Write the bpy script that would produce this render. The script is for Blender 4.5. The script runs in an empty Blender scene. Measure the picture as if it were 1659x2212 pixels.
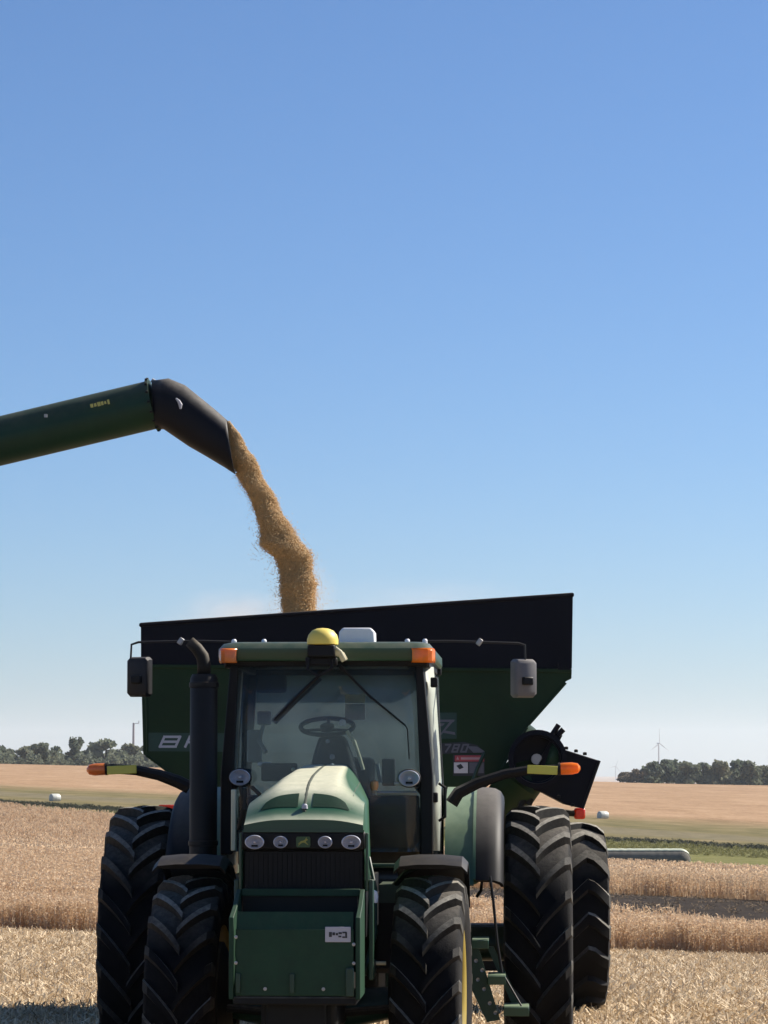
import bpy, bmesh, math, random
import numpy as np
from mathutils import Vector, Matrix
R = math.radians
random.seed(7)
rng = np.random.default_rng(7)
S = bpy.context.scene
C = S.collection

# ------------------------------------------------------------------ camera, sky, sun, exposure
FOC = 6430.0            # focal length in pixels of a 1659 px wide picture
EYE = 2.33              # eye height above the ground under the tractor
HOR = 1650.0            # row of the level horizon in that picture
cam_d = bpy.data.cameras.new('camera')
cam = bpy.data.objects.new('camera', cam_d); C.objects.link(cam)
cam_d.sensor_fit = 'HORIZONTAL'; cam_d.sensor_width = 36.0
cam_d.lens = 36.0 * FOC / 1659.0
cam_d.clip_start = 0.5; cam_d.clip_end = 30000
cam.location = (0, 0, EYE)
cam.rotation_euler = (math.pi/2 + math.atan((HOR-1106.0)/FOC), 0, 0)
S.camera = cam

SUN_AZ, SUN_EL = R(64), R(39)          # azimuth from +Y (view direction) towards +X
world = bpy.data.worlds.new('World'); S.world = world; world.use_nodes = True
wn = world.node_tree.nodes; wl = world.node_tree.links
bg = wn['Background']; bg.inputs['Strength'].default_value = 0.070
sky = wn.new('ShaderNodeTexSky'); sky.sky_type = 'NISHITA'; sky.sun_disc = False
sky.sun_elevation = SUN_EL; sky.sun_rotation = SUN_AZ
sky.altitude = 0; sky.air_density = 0.9; sky.dust_density = 0.35; sky.ozone_density = 10.0
wl.new(sky.outputs[0], bg.inputs['Color'])

sun_d = bpy.data.lights.new('sun', 'SUN'); sun_d.energy = 5.0; sun_d.angle = R(0.53); sun_d.color = (1.0, 0.93, 0.82)
sun = bpy.data.objects.new('sun', sun_d); C.objects.link(sun)
sd = Vector((math.sin(SUN_AZ)*math.cos(SUN_EL), math.cos(SUN_AZ)*math.cos(SUN_EL), math.sin(SUN_EL)))
sun.rotation_euler = (-sd).to_track_quat('-Z', 'Y').to_euler()
S.view_settings.view_transform = 'Standard'; S.view_settings.look = 'None'
S.view_settings.exposure = 0.8; S.view_settings.gamma = 1.0
S.cycles.max_bounces = 8; S.cycles.transparent_max_bounces = 16; S.cycles.volume_bounces = 1

# ------------------------------------------------------------------ materials
def mat(name, col, rough=0.5, metal=0.0, var=0.15, nscale=6.0, dust=0.0, dcol=(.42,.33,.22), bump=0.0, bscale=60.0,
        alltop=0.25, spec=0.5, coat=0.0, trans=0.0, dmin=.35, side=0.0, upmin=.05):
    """painted / rubber / plant material: base colour with patchy variation, dust settled on it, optional fine relief"""
    m = bpy.data.materials.new(name); m.use_nodes = True
    n = m.node_tree.nodes; l = m.node_tree.links; p = n['Principled BSDF']
    tc = n.new('ShaderNodeTexCoord'); nz = n.new('ShaderNodeTexNoise')
    nz.inputs['Scale'].default_value = nscale; nz.inputs['Detail'].default_value = 6; nz.inputs['Roughness'].default_value = 0.65
    l.new(tc.outputs['Object'], nz.inputs['Vector'])
    mr = n.new('ShaderNodeMapRange'); mr.inputs['From Min'].default_value = .3; mr.inputs['From Max'].default_value = .7
    mr.inputs['To Min'].default_value = 1-var; mr.inputs['To Max'].default_value = 1+var
    l.new(nz.outputs['Fac'], mr.inputs['Value'])
    vm = n.new('ShaderNodeVectorMath'); vm.operation = 'SCALE'; vm.inputs[0].default_value = col
    l.new(mr.outputs[0], vm.inputs['Scale'])
    out = vm.outputs[0]
    p.inputs['Roughness'].default_value = rough; p.inputs['Metallic'].default_value = metal
    p.inputs['Specular IOR Level'].default_value = spec
    p.inputs['Coat Weight'].default_value = coat; p.inputs['Coat Roughness'].default_value = 0.15
    if dust > 0:
        ge = n.new('ShaderNodeNewGeometry'); sx = n.new('ShaderNodeSeparateXYZ'); l.new(ge.outputs['Normal'], sx.inputs[0])
        up = n.new('ShaderNodeMapRange'); up.inputs['From Min'].default_value = upmin; up.inputs['From Max'].default_value = .95
        up.inputs['To Min'].default_value = alltop; up.inputs['To Max'].default_value = 1.0
        l.new(sx.outputs['Z'], up.inputs['Value'])
        upo = up.outputs[0]
        if side > 0:
            ab = n.new('ShaderNodeMath'); ab.operation = 'POWER'; a1 = n.new('ShaderNodeMath'); a1.operation = 'ABSOLUTE'; l.new(sx.outputs['X'], a1.inputs[0])
            l.new(a1.outputs[0], ab.inputs[0]); ab.inputs[1].default_value = 3.0
            mad = n.new('ShaderNodeMath'); mad.operation = 'MULTIPLY_ADD'; mad.use_clamp = True; mad.inputs[1].default_value = side; l.new(ab.outputs[0], mad.inputs[0]); l.new(upo, mad.inputs[2]); upo = mad.outputs[0]
        n2 = n.new('ShaderNodeTexNoise'); n2.inputs['Scale'].default_value = nscale*2.3; n2.inputs['Detail'].default_value = 8
        n2.inputs['Roughness'].default_value = .7; l.new(tc.outputs['Object'], n2.inputs['Vector'])
        m2 = n.new('ShaderNodeMapRange'); m2.inputs['From Min'].default_value = .3; m2.inputs['From Max'].default_value = .68
        m2.inputs['To Min'].default_value = dmin*dust; m2.inputs['To Max'].default_value = dust
        l.new(n2.outputs['Fac'], m2.inputs['Value'])
        mu = n.new('ShaderNodeMath'); mu.operation = 'MULTIPLY'; l.new(upo, mu.inputs[0]); l.new(m2.outputs[0], mu.inputs[1])
        mx = n.new('ShaderNodeMix'); mx.data_type = 'RGBA'; mx.inputs['B'].default_value = (*dcol, 1)
        l.new(mu.outputs[0], mx.inputs['Factor']); l.new(out, mx.inputs['A']); out = mx.outputs['Result']
        rr = n.new('ShaderNodeMapRange'); rr.inputs['To Min'].default_value = rough; rr.inputs['To Max'].default_value = .95
        l.new(mu.outputs[0], rr.inputs['Value']); l.new(rr.outputs[0], p.inputs['Roughness'])
    l.new(out, p.inputs['Base Color'])
    if bump > 0:
        nb = n.new('ShaderNodeTexNoise'); nb.inputs['Scale'].default_value = bscale; nb.inputs['Detail'].default_value = 5
        l.new(tc.outputs['Object'], nb.inputs['Vector'])
        b = n.new('ShaderNodeBump'); b.inputs['Strength'].default_value = bump; b.inputs['Distance'].default_value = .02
        l.new(nb.outputs['Fac'], b.inputs['Height']); l.new(b.outputs[0], p.inputs['Normal'])
    if trans > 0:
        t = n.new('ShaderNodeBsdfTranslucent'); l.new(out, t.inputs['Color'])
        ms = n.new('ShaderNodeMixShader'); ms.inputs[0].default_value = trans
        l.new(p.outputs[0], ms.inputs[1]); l.new(t.outputs[0], ms.inputs[2]); l.new(ms.outputs[0], n['Material Output'].inputs['Surface'])
    return m

def glass_mat(name, tint, gloss, rough=0.02, veil=(.05,.10), trans=False):
    m = bpy.data.materials.new(name); m.use_nodes = True
    n = m.node_tree.nodes; l = m.node_tree.links; n.remove(n['Principled BSDF'])
    t = n.new('ShaderNodeBsdfTransparent'); t.inputs[0].default_value = (*tint, 1)
    g = n.new('ShaderNodeBsdfGlossy'); g.inputs['Roughness'].default_value = rough
    d = n.new('ShaderNodeBsdfTranslucent' if trans else 'ShaderNodeBsdfDiffuse'); d.inputs[0].default_value = (.37,.46,.50,1)
    f = n.new('ShaderNodeFresnel'); f.inputs['IOR'].default_value = 1.5
    a = n.new('ShaderNodeMath'); a.operation = 'MULTIPLY'; a.inputs[1].default_value = gloss; l.new(f.outputs[0], a.inputs[0])
    m1 = n.new('ShaderNodeMixShader'); l.new(a.outputs[0], m1.inputs[0]); l.new(t.outputs[0], m1.inputs[1]); l.new(g.outputs[0], m1.inputs[2])
    tc = n.new('ShaderNodeTexCoord'); nz = n.new('ShaderNodeTexNoise'); nz.inputs['Scale'].default_value = 4; nz.inputs['Detail'].default_value = 7
    l.new(tc.outputs['Object'], nz.inputs['Vector'])
    mr = n.new('ShaderNodeMapRange'); mr.inputs['From Min'].default_value = .35; mr.inputs['From Max'].default_value = .75
    mr.inputs['To Min'].default_value = veil[0]; mr.inputs['To Max'].default_value = veil[1]; l.new(nz.outputs['Fac'], mr.inputs['Value'])
    m2 = n.new('ShaderNodeMixShader'); l.new(mr.outputs[0], m2.inputs[0]); l.new(m1.outputs[0], m2.inputs[1]); l.new(d.outputs[0], m2.inputs[2])
    l.new(m2.outputs[0], n['Material Output'].inputs['Surface'])
    return m

DUST = (.46,.37,.25)
M = dict(
    green=mat('tractor_green_paint', (.0045,.044,.020), .35, var=.1, dust=.25, dcol=DUST, alltop=.005, coat=.2),
    hood=mat('dusty_sunlit_hood_paint', (.014,.085,.035), .35, var=.1, dust=1.0, dcol=(.60,.575,.42), alltop=.012, coat=.15, dmin=.7, upmin=.80),  # dust, gated by slope to carry the sun's fade towards the nose
    cleangreen=mat('dark_green_paint', (.005,.035,.018), .4, var=.1, dust=.2, dcol=DUST, alltop=.01),
    boxgreen=mat('weight_box_green', (.007,.040,.020), .55, var=.18, nscale=9, dust=.12, dcol=(.25,.22,.13), alltop=.25, spec=.25),
    cartgreen=mat('cart_green_paint', (.006,.027,.009), .5, var=.25, nscale=1.2, dust=.10, dcol=(.20,.17,.05), alltop=.5, spec=.2, bump=.25, bscale=1.5),
    cartdark=mat('cart_extension_dark', (.0032,.0036,.0085), .5, var=.2, nscale=1.5, dust=.2, dcol=DUST, alltop=.003, spec=.15),
    black=mat('black_plastic', (.003,.003,.0042), .5, var=.2, dust=.10, dcol=DUST, alltop=.004, spec=.25),
    iron=mat('dark_chassis_iron', (.006,.007,.007), .6, var=.25, dust=.4, dcol=DUST, alltop=.01, spec=.2),
    rubber=mat('tyre_rubber', (.0035,.0035,.0045), .75, var=.2, nscale=12, dust=.35, dcol=(.45,.40,.33), alltop=.002, spec=.12, side=.12, upmin=.45, bump=.15, bscale=90),  # less dust here, for the shade between the lugs
    rubberlug=mat('tyre_tread_rubber', (.004,.004,.005), .62, var=.25, nscale=14, dust=.75, dcol=(.52,.48,.40), alltop=.002, spec=.10, side=.25, upmin=.42, bump=.15, bscale=90),  # dust on tops and flanks also carries the sunlight on the lugs
    yellow=mat('yellow_paint', (.34,.24,.012), .5, var=.15, dust=.5, dcol=(.30,.25,.15), alltop=.5),
    domeyellow=mat('receiver_dome_yellow', (.80,.62,.10), .45, var=.05, dust=.25, dcol=(.6,.5,.3)),
    reflector=mat('yellow_reflective_tape', (.60,.55,.08), .35, var=.08),
    amber=mat('amber_lens', (1.0,.30,.02), .15, var=.1, nscale=30, trans=.45, coat=.6),
    amber_shaded=mat('amber_lens_shaded', (.80,.24,.05), .2, var=.1, nscale=30, trans=.3, coat=.6),  # duller copy of the amber for lenses with no light behind them
    redlamp=mat('red_lamp_lens', (.70,.05,.01), .2, var=.15, nscale=30, trans=.35, coat=.6),
    chrome=mat('lamp_reflector_metal', (.62,.62,.66), .5, metal=.35, var=.1, nscale=20),
    lens=mat('lamp_lens_ribbed', (.42,.40,.42), .2, var=.25, nscale=40, coat=.8),
    whitebox=mat('white_plastic', (.78,.78,.80), .4, var=.04, dust=.15, dcol=DUST),
    greymetal=mat('grey_metal', (.36,.36,.36), .4, metal=.6, var=.15, dust=.3, dcol=DUST),
    mirror=mat('mirror_housing_grey', (.012,.012,.014), .5, var=.12, dust=.12, dcol=DUST, alltop=.1, spec=.3),
    decal=mat('silver_decal', (.42,.42,.46), .45, var=.06),
    decalgrey=mat('grey_decal', (.11,.11,.13), .45, var=.06),
    decaldark=mat('dark_decal', (.02,.022,.026), .5, var=.1),
    decalred=mat('red_warning_decal', (.42,.06,.07), .45, var=.1),
    decalwhite=mat('white_warning_decal', (.62,.60,.60), .45, var=.08),
    cream=mat('cream_plastic', (.70,.64,.42), .5, var=.08),
    seat=mat('dark_seat_fabric', (.022,.026,.036), .85, var=.25, nscale=14),
    interior=mat('cab_interior_grey', (.20,.24,.26), .7, var=.15),
    brown=mat('dusty_firewall', (.050,.038,.024), .8, var=.3, dust=.4, dcol=(.16,.12,.07), alltop=.5),
    auger=mat('combine_auger_green', (.004,.034,.017), .5, var=.14, nscale=3, dust=.2, dcol=DUST, alltop=.01, spec=.3),
    spout=mat('spout_black_rubber', (.0035,.0035,.007), .5, var=.15, dust=.45, dcol=(.40,.36,.30), alltop=.003, spec=.2, upmin=.2),
    grain=mat('soybean_grain', (.58,.395,.185), .8, var=.25, nscale=45, bump=.5, bscale=120),
    bean=mat('soybean_kernels', (.58,.395,.185), .7, var=.3, nscale=30),
    glass=glass_mat('cab_glass', (.84,.89,.89), 1.0),
    rearglass=glass_mat('dusty_rear_glass', (.60,.68,.67), 1.0, veil=(.10,.17), trans=True),
    mglass=mat('mirror_glass', (.5,.52,.55), .05, metal=1.0, var=.02),
    wrap=mat('bale_wrap_plastic', (.55,.55,.48), .45, var=.08, nscale=2),
    bag=mat('grey_bag_plastic', (.15,.140,.12), .9, var=.25, nscale=.8, spec=.1),
    turbine=mat('turbine_grey', (.34,.35,.37), .5, var=.03, nscale=.1),
    bark=mat('bark', (.09,.07,.05), .9, var=.2, nscale=2),
)
def leaf_mat(name, col, var=.35):
    return mat(name, col, .75, var=var, nscale=.35, trans=.42)
LEAF = [leaf_mat('leaves_grey_green', (.155,.175,.115)), leaf_mat('leaves_deep_green', (.115,.140,.092)), leaf_mat('leaves_olive', (.175,.180,.110)),
        leaf_mat('leaves_autumn_brown', (.18,.145,.10))]
M['crop'] = mat('dry_soybean_stalks', (.68,.51,.335), .85, var=.22, nscale=2.5, trans=.45)
M['crop2'] = mat('dry_soybean_pods', (.76,.60,.42), .85, var=.22, nscale=2.5, trans=.45)
M['fendergreen'] = mat('dusty_sunlit_fender_green', (.007,.055,.022), .35, var=.1, dust=.5, dcol=(.42,.50,.32), alltop=.004, coat=.3, dmin=.7, upmin=.5)  # pale green on upward faces puts sunlight into the dust
M['fenderblack'] = mat('dusty_sunlit_fender_black', (.0035,.0035,.005), .55, var=.15, dust=.36, dcol=(.40,.36,.31), alltop=.003, spec=.2, dmin=.7, upmin=.6)  # dust kept near the top, also carrying the sunlight there
M['mirror_lit'] = mat('mirror_housing_sunlit', (.10,.10,.11), .45, var=.12, dust=.4, dcol=DUST, alltop=.2)  # paler copy of the housing colour for the sunlit mirror
M['inlet'] = mat('inlet_unlit_green', (.004,.026,.013), .7, var=.3, nscale=60, spec=.2)
M['lit_top'] = mat('pale_sunlit_top', (.52,.54,.40), .5, var=.12, nscale=1.2)  # colour of the sun on the silage bag's top
M['chaff'] = mat('pale_chaff', (.66,.52,.34), .9, var=.35, nscale=3.0, trans=.2)
M['chaff2'] = mat('brown_chaff', (.40,.28,.16), .9, var=.35, nscale=3.0, trans=.2)
M['weed'] = mat('weed_leaves', (.21,.20,.07), .8, var=.4, nscale=.8, trans=.3)
M['weedd'] = mat('dark_weed_leaves', (.045,.048,.022), .8, var=.4, nscale=.8, trans=.2)

# ------------------------------------------------------------------ mesh helpers
class MB:
    def __init__(s): s.v = []; s.f = []
    def add(s, vs, fs, mtx=None):
        k = len(s.v)
        s.v += [tuple(mtx @ Vector(p)) if mtx is not None else tuple(p) for p in vs]
        s.f += [tuple(i+k for i in q) for q in fs]; return s
    def box(s, c, d, rot=None):
        x, y, z = d[0]/2, d[1]/2, d[2]/2
        vs = [(-x,-y,-z),(x,-y,-z),(x,y,-z),(-x,y,-z),(-x,-y,z),(x,-y,z),(x,y,z),(-x,y,z)]
        mt = Matrix.Translation(c)
        if rot is not None:
            from mathutils import Euler
            mt = mt @ Euler(rot).to_matrix().to_4x4()
        return s.add(vs, [(3,2,1,0),(4,5,6,7),(0,1,5,4),(1,2,6,5),(2,3,7,6),(3,0,4,7)], mt)
    def prism(s, pts, a, b, axis='y', pts2=None):
        """polygon (two coordinates) extruded along an axis from a to b"""
        n = len(pts); pts2 = pts2 or pts
        def e(p, t):
            return (p[0], t, p[1]) if axis == 'y' else ((t, p[0], p[1]) if axis == 'x' else (p[0], p[1], t))
        vs = [e(p, a) for p in pts] + [e(p, b) for p in pts2]
        fs = [tuple(range(n)), tuple(range(2*n-1, n-1, -1))] + [(i, i+n, (i+1) % n+n, (i+1) % n) for i in range(n)]
        return s.add(vs, fs)
    def tube(s, pts, r, n=10, caps=True):
        pts = [Vector(p) for p in pts]; rs = r if isinstance(r, (list, tuple)) else [r]*len(pts)
        k = len(pts); vs = []; ref = None
        for i, p in enumerate(pts):
            d = ((pts[min(i+1, k-1)]-p).normalized() + (p-pts[max(i-1, 0)]).normalized())
            if d.length < 1e-6: d = pts[min(i+1, k-1)]-pts[max(i-1, 0)]
            d.normalize()
            if ref is None:
                ref = Vector((0,0,1)) if abs(d.z) < .9 else Vector((1,0,0))
            a = d.cross(ref).normalized(); b = a.cross(d).normalized(); ref = b
            for j in range(n):
                t = 2*math.pi*j/n; vs.append(p + (a*math.cos(t)+b*math.sin(t))*rs[i])
        fs = [(i*n+j, i*n+(j+1) % n, (i+1)*n+(j+1) % n, (i+1)*n+j) for i in range(k-1) for j in range(n)]
        if caps: fs += [tuple(range(n-1, -1, -1)), tuple((k-1)*n+j for j in range(n))]
        return s.add(vs, fs)
    def lathe(s, prof, n=48, axis='x', mtx=None, a0=0, a1=2*math.pi):
        """profile of (radius, position along the axis) turned about the axis"""
        full = abs(a1-a0-2*math.pi) < 1e-6; m = n if full else n+1; k = len(prof); vs = []
        for j in range(m):
            t = a0+(a1-a0)*j/n; c, q = math.cos(t), math.sin(t)
            for (r, h) in prof:
                vs.append((h, -r*c, r*q) if axis == 'x' else ((r*c, h, r*q) if axis == 'y' else (r*c, r*q, h)))
        fs = [(j*k+i, j*k+i+1, ((j+1) % m)*k+i+1, ((j+1) % m)*k+i) for j in range(n) for i in range(k-1)]
        return s.add(vs, fs, mtx)
    def loft(s, secs, close=False, caps=False):
        k = len(secs[0]); vs = [p for q in secs for p in q]; e = k if close else k-1
        fs = [(i*k+j, i*k+(j+1) % k, (i+1)*k+(j+1) % k, (i+1)*k+j) for i in range(len(secs)-1) for j in range(e)]
        if caps: fs += [tuple(range(k-1, -1, -1)), tuple((len(secs)-1)*k+j for j in range(k))]
        return s.add(vs, fs)
    def mesh(s, name, m, smooth=35):
        me = bpy.data.meshes.new(name); me.from_pydata(s.v, [], s.f); me.materials.append(m)
        b = bmesh.new(); b.from_mesh(me); bmesh.ops.recalc_face_normals(b, faces=b.faces); b.to_mesh(me); b.free()
        if smooth:
            me.polygons.foreach_set('use_smooth', [True]*len(me.polygons)); me.set_sharp_from_angle(angle=R(smooth))
        return me
    def build(s, name, m, parent=None, bevel=0, smooth=35, loc=None, rot=None):
        o = bpy.data.objects.new(name, s.mesh(name, m, smooth)); C.objects.link(o)
        if parent: o.parent = parent
        if loc: o.location = loc
        if rot: o.rotation_euler = rot
        if bevel:
            md = o.modifiers.new('bevel', 'BEVEL'); md.width = bevel; md.segments = 2; md.limit_method = 'ANGLE'; md.angle_limit = R(40)
        return o
def solidify(o, t, off=0):
    md = o.modifiers.new('thickness', 'SOLIDIFY'); md.thickness = t; md.offset = off; return o
def tag(o, label=None, cat=None, group=None, kind=None):
    if label: o['label'] = label
    if cat: o['category'] = cat
    if group: o['group'] = group
    if kind: o['kind'] = kind
    return o
def empty(name, loc, rz=0):
    o = bpy.data.objects.new(name, None); C.objects.link(o); o.location = loc; o.rotation_euler = (0,0,rz); o.empty_display_size = .3
    return o
def at(u, v, Y):
    """a point of the place seen in direction (u, v) of the survey picture, Y metres away"""
    return Vector(((u-829.5)*Y/FOC, Y, EYE-(v-HOR)*Y/FOC))

# ------------------------------------------------------------------ terrain
ZY = [-200, 5, 22, 26, 30, 40, 64, 95, 140, 200, 260, 320, 380, 450, 650, 900, 960, 1300, 2500, 16000]
ZZ = [0.3, .02, 0, -.06, -.17, -.62, -1.5, -1.62, -3.0, -4.2, -4.6, -4.4, -3.5, -2.9, -2.0, -1.0, -1.1, -12, -42, -60]
TY = [30, 60, 900, 2500]; TT = [0, .035, .035, 0]
def terr(x, y):
    x = np.asarray(x, float); y = np.asarray(y, float)
    z = np.interp(y, ZY, ZZ)
    xt = 140*np.tanh(x/140)
    t = np.interp(y, TY, TT)
    return z - t*xt + .12*np.sin(x*.045+1.3)*np.clip((y-50)/150, 0, 1)*np.sin(y*.021)
def g(x, y): return float(terr(x, y))

ys = np.concatenate([np.arange(-60, 10, 5), np.arange(10, 70, .5), np.arange(70, 200, 2), np.arange(200, 1000, 8), np.arange(1000, 3000, 100), np.arange(3000, 14001, 500)])
xs = np.concatenate([-np.geomspace(16, 7000, 46)[::-1], np.arange(-15.5, 15.6, .5), np.geomspace(16, 7000, 46)])
XX, YY = np.meshgrid(xs, ys)
ZZg = terr(XX, YY) + (.018*np.sin(XX*3.1+YY*1.7)*np.sin(YY*2.3-XX*.9)+.012*rng.standard_normal(XX.shape))*((YY < 70) & (YY > 12) & (abs(XX) < 16))
nx, ny = len(xs), len(ys)
gme = bpy.data.meshes.new('ground')
gme.from_pydata(np.stack([XX, YY, ZZg], -1).reshape(-1, 3).tolist(), [],
                [(j*nx+i, j*nx+i+1, (j+1)*nx+i+1, (j+1)*nx+i) for j in range(ny-1) for i in range(nx-1)])
gme.polygons.foreach_set('use_smooth', [True]*len(gme.polygons))
ground = bpy.data.objects.new('ground', gme); C.objects.link(ground); tag(ground, 'rolling farmland with chaff covered stubble, grass strip and distant tan field', 'ground', kind='structure')

def ground_material():
    m = bpy.data.materials.new('farmland'); m.use_nodes = True
    n = m.node_tree.nodes; l = m.node_tree.links; p = n['Principled BSDF']; p.inputs['Roughness'].default_value = .95
    p.inputs['Specular IOR Level'].default_value = .1
    ge = n.new('ShaderNodeNewGeometry'); sx = n.new('ShaderNodeSeparateXYZ'); l.new(ge.outputs['Position'], sx.inputs[0])
    def math_(op, a, b):
        q = n.new('ShaderNodeMath'); q.operation = op
        for k, w in enumerate((a, b)):
            if isinstance(w, (int, float)): q.inputs[k].default_value = w
            else: l.new(w, q.inputs[k])
        return q.outputs[0]
    def noise(scale, detail=6, rough=.6, stretch=None):
        q = n.new('ShaderNodeTexNoise'); q.inputs['Scale'].default_value = scale; q.inputs['Detail'].default_value = detail; q.inputs['Roughness'].default_value = rough
        if stretch:
            mp = n.new('ShaderNodeMapping'); mp.inputs['Scale'].default_value = stretch; l.new(ge.outputs['Position'], mp.inputs['Vector']); l.new(mp.outputs[0], q.inputs['Vector'])
        else: l.new(ge.outputs['Position'], q.inputs['Vector'])
        return q.outputs['Fac']
    def ramp(fac, stops):
        r = n.new('ShaderNodeValToRGB'); l.new(fac, r.inputs[0]); e = r.color_ramp.elements
        while len(e) < len(stops): e.new(.5)
        for k, (pos, c) in enumerate(stops): e[k].position = pos; e[k].color = (*c, 1)
        return r.outputs[0]
    def step(x, edge, soft):
        q = n.new('ShaderNodeMapRange'); q.inputs['From Min'].default_value = edge-soft; q.inputs['From Max'].default_value = edge+soft
        l.new(x, q.inputs['Value']); return q.outputs[0]
    def mix(f, a, b):
        q = n.new('ShaderNodeMix'); q.data_type = 'RGBA'; l.new(f, q.inputs['Factor']); l.new(a, q.inputs['A']); l.new(b, q.inputs['B']); return q.outputs['Result']
    X, Y = sx.outputs['X'], sx.outputs['Y']
    stub = ramp(noise(5.5, 9, .75), [(.30, (.10,.065,.038)), (.45, (.30,.21,.125)), (.58, (.46,.345,.22)), (.72, (.60,.47,.31))])
    dark_strip = ramp(noise(3, 8, .7), [(.3, (.014,.010,.007)), (.5, (.034,.025,.018)), (.7, (.062,.046,.034))])  # near-black ground tone for the strip without crop
    grass = ramp(noise(.16, 8, .65), [(.30, (.085,.080,.030)), (.5, (.16,.13,.055)), (.7, (.24,.185,.095))])
    field = ramp(math_('ADD', math_('MULTIPLY', noise(.9, 12, .85, (1.0, .22, 1)), .62), math_('MULTIPLY', noise(.10, 6, .6, (1.0, .5, 1)), .38)), [(.34, (.19,.115,.058)), (.5, (.335,.21,.118)), (.66, (.46,.315,.195))])
    wob = math_('MULTIPLY', math_('SUBTRACT', noise(.06, 4), .5), 34)
    D1 = math_('ADD', math_('ADD', Y, math_('MULTIPLY', X, 2.3)), wob)
    D2 = math_('ADD', math_('ADD', Y, math_('MULTIPLY', X, .77)), wob)
    under = ramp(noise(2.2, 9, .75), [(.3, (.16,.105,.06)), (.5, (.34,.235,.14)), (.7, (.46,.335,.21))])
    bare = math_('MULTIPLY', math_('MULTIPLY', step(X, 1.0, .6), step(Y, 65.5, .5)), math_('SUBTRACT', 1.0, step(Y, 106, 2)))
    c = mix(step(Y, 63.5, .8), stub, mix(bare, under, dark_strip))
    D3 = math_('ADD', math_('ADD', Y, math_('MULTIPLY', X, .9)), math_('MULTIPLY', wob, .35))
    fresh = ramp(noise(.35, 8, .7), [(.3, (.09,.09,.028)), (.5, (.15,.145,.045)), (.7, (.23,.20,.08))])
    weedy = ramp(noise(.4, 8, .7), [(.35, (.030,.030,.014)), (.65, (.085,.080,.035))])
    track = ramp(noise(.4, 8, .7, (1, .3, 1)), [(.3, (.13,.11,.06)), (.7, (.20,.165,.095))])
    gr_ = mix(step(D3, 312, 3), fresh, weedy); gr_ = mix(step(D3, 327, 4), gr_, grass); gr_ = mix(step(D3, 345, 3), gr_, track); gr_ = mix(step(D3, 367, 3), gr_, grass)
    c = mix(step(D1, 240, 4), c, gr_)
    c = mix(step(D2, 408, 22), c, field)
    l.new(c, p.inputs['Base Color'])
    b = n.new('ShaderNodeBump'); b.inputs['Strength'].default_value = .9; b.inputs['Distance'].default_value = .06
    l.new(noise(7, 9, .75), b.inputs['Height']); l.new(b.outputs[0], p.inputs['Normal'])
    return m
gme.materials.append(ground_material())

# ------------------------------------------------------------------ scatter (geometry nodes)
def scatter(name, pts, scl, rot, idx, protos, label, cat):
    me = bpy.data.meshes.new(name); me.from_pydata(pts.tolist(), [], [])
    a = me.attributes.new('scl', 'FLOAT', 'POINT'); a.data.foreach_set('value', scl.astype(np.float32))
    a = me.attributes.new('rot', 'FLOAT_VECTOR', 'POINT'); a.data.foreach_set('vector', rot.astype(np.float32).ravel())
    a = me.attributes.new('pick', 'INT', 'POINT'); a.data.foreach_set('value', idx.astype(np.int32))
    o = bpy.data.objects.new(name, me); C.objects.link(o)
    col = bpy.data.collections.new(name+'_pieces')
    for k, (mb, ms) in enumerate(protos):
        q = bpy.data.meshes.new(f'{name}_piece'); q.from_pydata(mb.v, [], mb.f)
        for mm in ms: q.materials.append(mm)
        if len(ms) > 1: q.polygons.foreach_set('material_index', [random.randrange(len(ms)) for _ in q.polygons])
        col.objects.link(bpy.data.objects.new(f'piece{k:02d}', q))
    t = bpy.data.node_groups.new(name+'_scatter', 'GeometryNodeTree')
    t.interface.new_socket('Geometry', in_out='INPUT', socket_type='NodeSocketGeometry')
    t.interface.new_socket('Geometry', in_out='OUTPUT', socket_type='NodeSocketGeometry')
    gi = t.nodes.new('NodeGroupInput'); go = t.nodes.new('NodeGroupOutput')
    ip = t.nodes.new('GeometryNodeInstanceOnPoints'); ci = t.nodes.new('GeometryNodeCollectionInfo')
    ci.inputs['Collection'].default_value = col; ci.inputs['Separate Children'].default_value = True; ci.inputs['Reset Children'].default_value = True
    def na(nm, ty):
        q = t.nodes.new('GeometryNodeInputNamedAttribute'); q.data_type = ty; q.inputs['Name'].default_value = nm
        return [s for s in q.outputs if s.name == 'Attribute' and s.enabled][0]
    L = t.links.new
    L(gi.outputs[0], ip.inputs['Points']); L(ci.outputs[0], ip.inputs['Instance']); ip.inputs['Pick Instance'].default_value = True
    L(na('pick', 'INT'), ip.inputs['Instance Index']); L(na('rot', 'FLOAT_VECTOR'), ip.inputs['Rotation']); L(na('scl', 'FLOAT'), ip.inputs['Scale'])
    L(ip.outputs[0], go.inputs[0])
    md = o.modifiers.new('scatter', 'NODES'); md.node_group = t
    tag(o, label, cat, kind='stuff')
    return o
def strip(mb, p, d, w, side):
    p = Vector(p); d = Vector(d); s = Vector(side)*w/2
    mb.add([p-s, p+s, p+d+s*.7, p+d-s*.7], [(0,1,2,3)])
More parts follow.
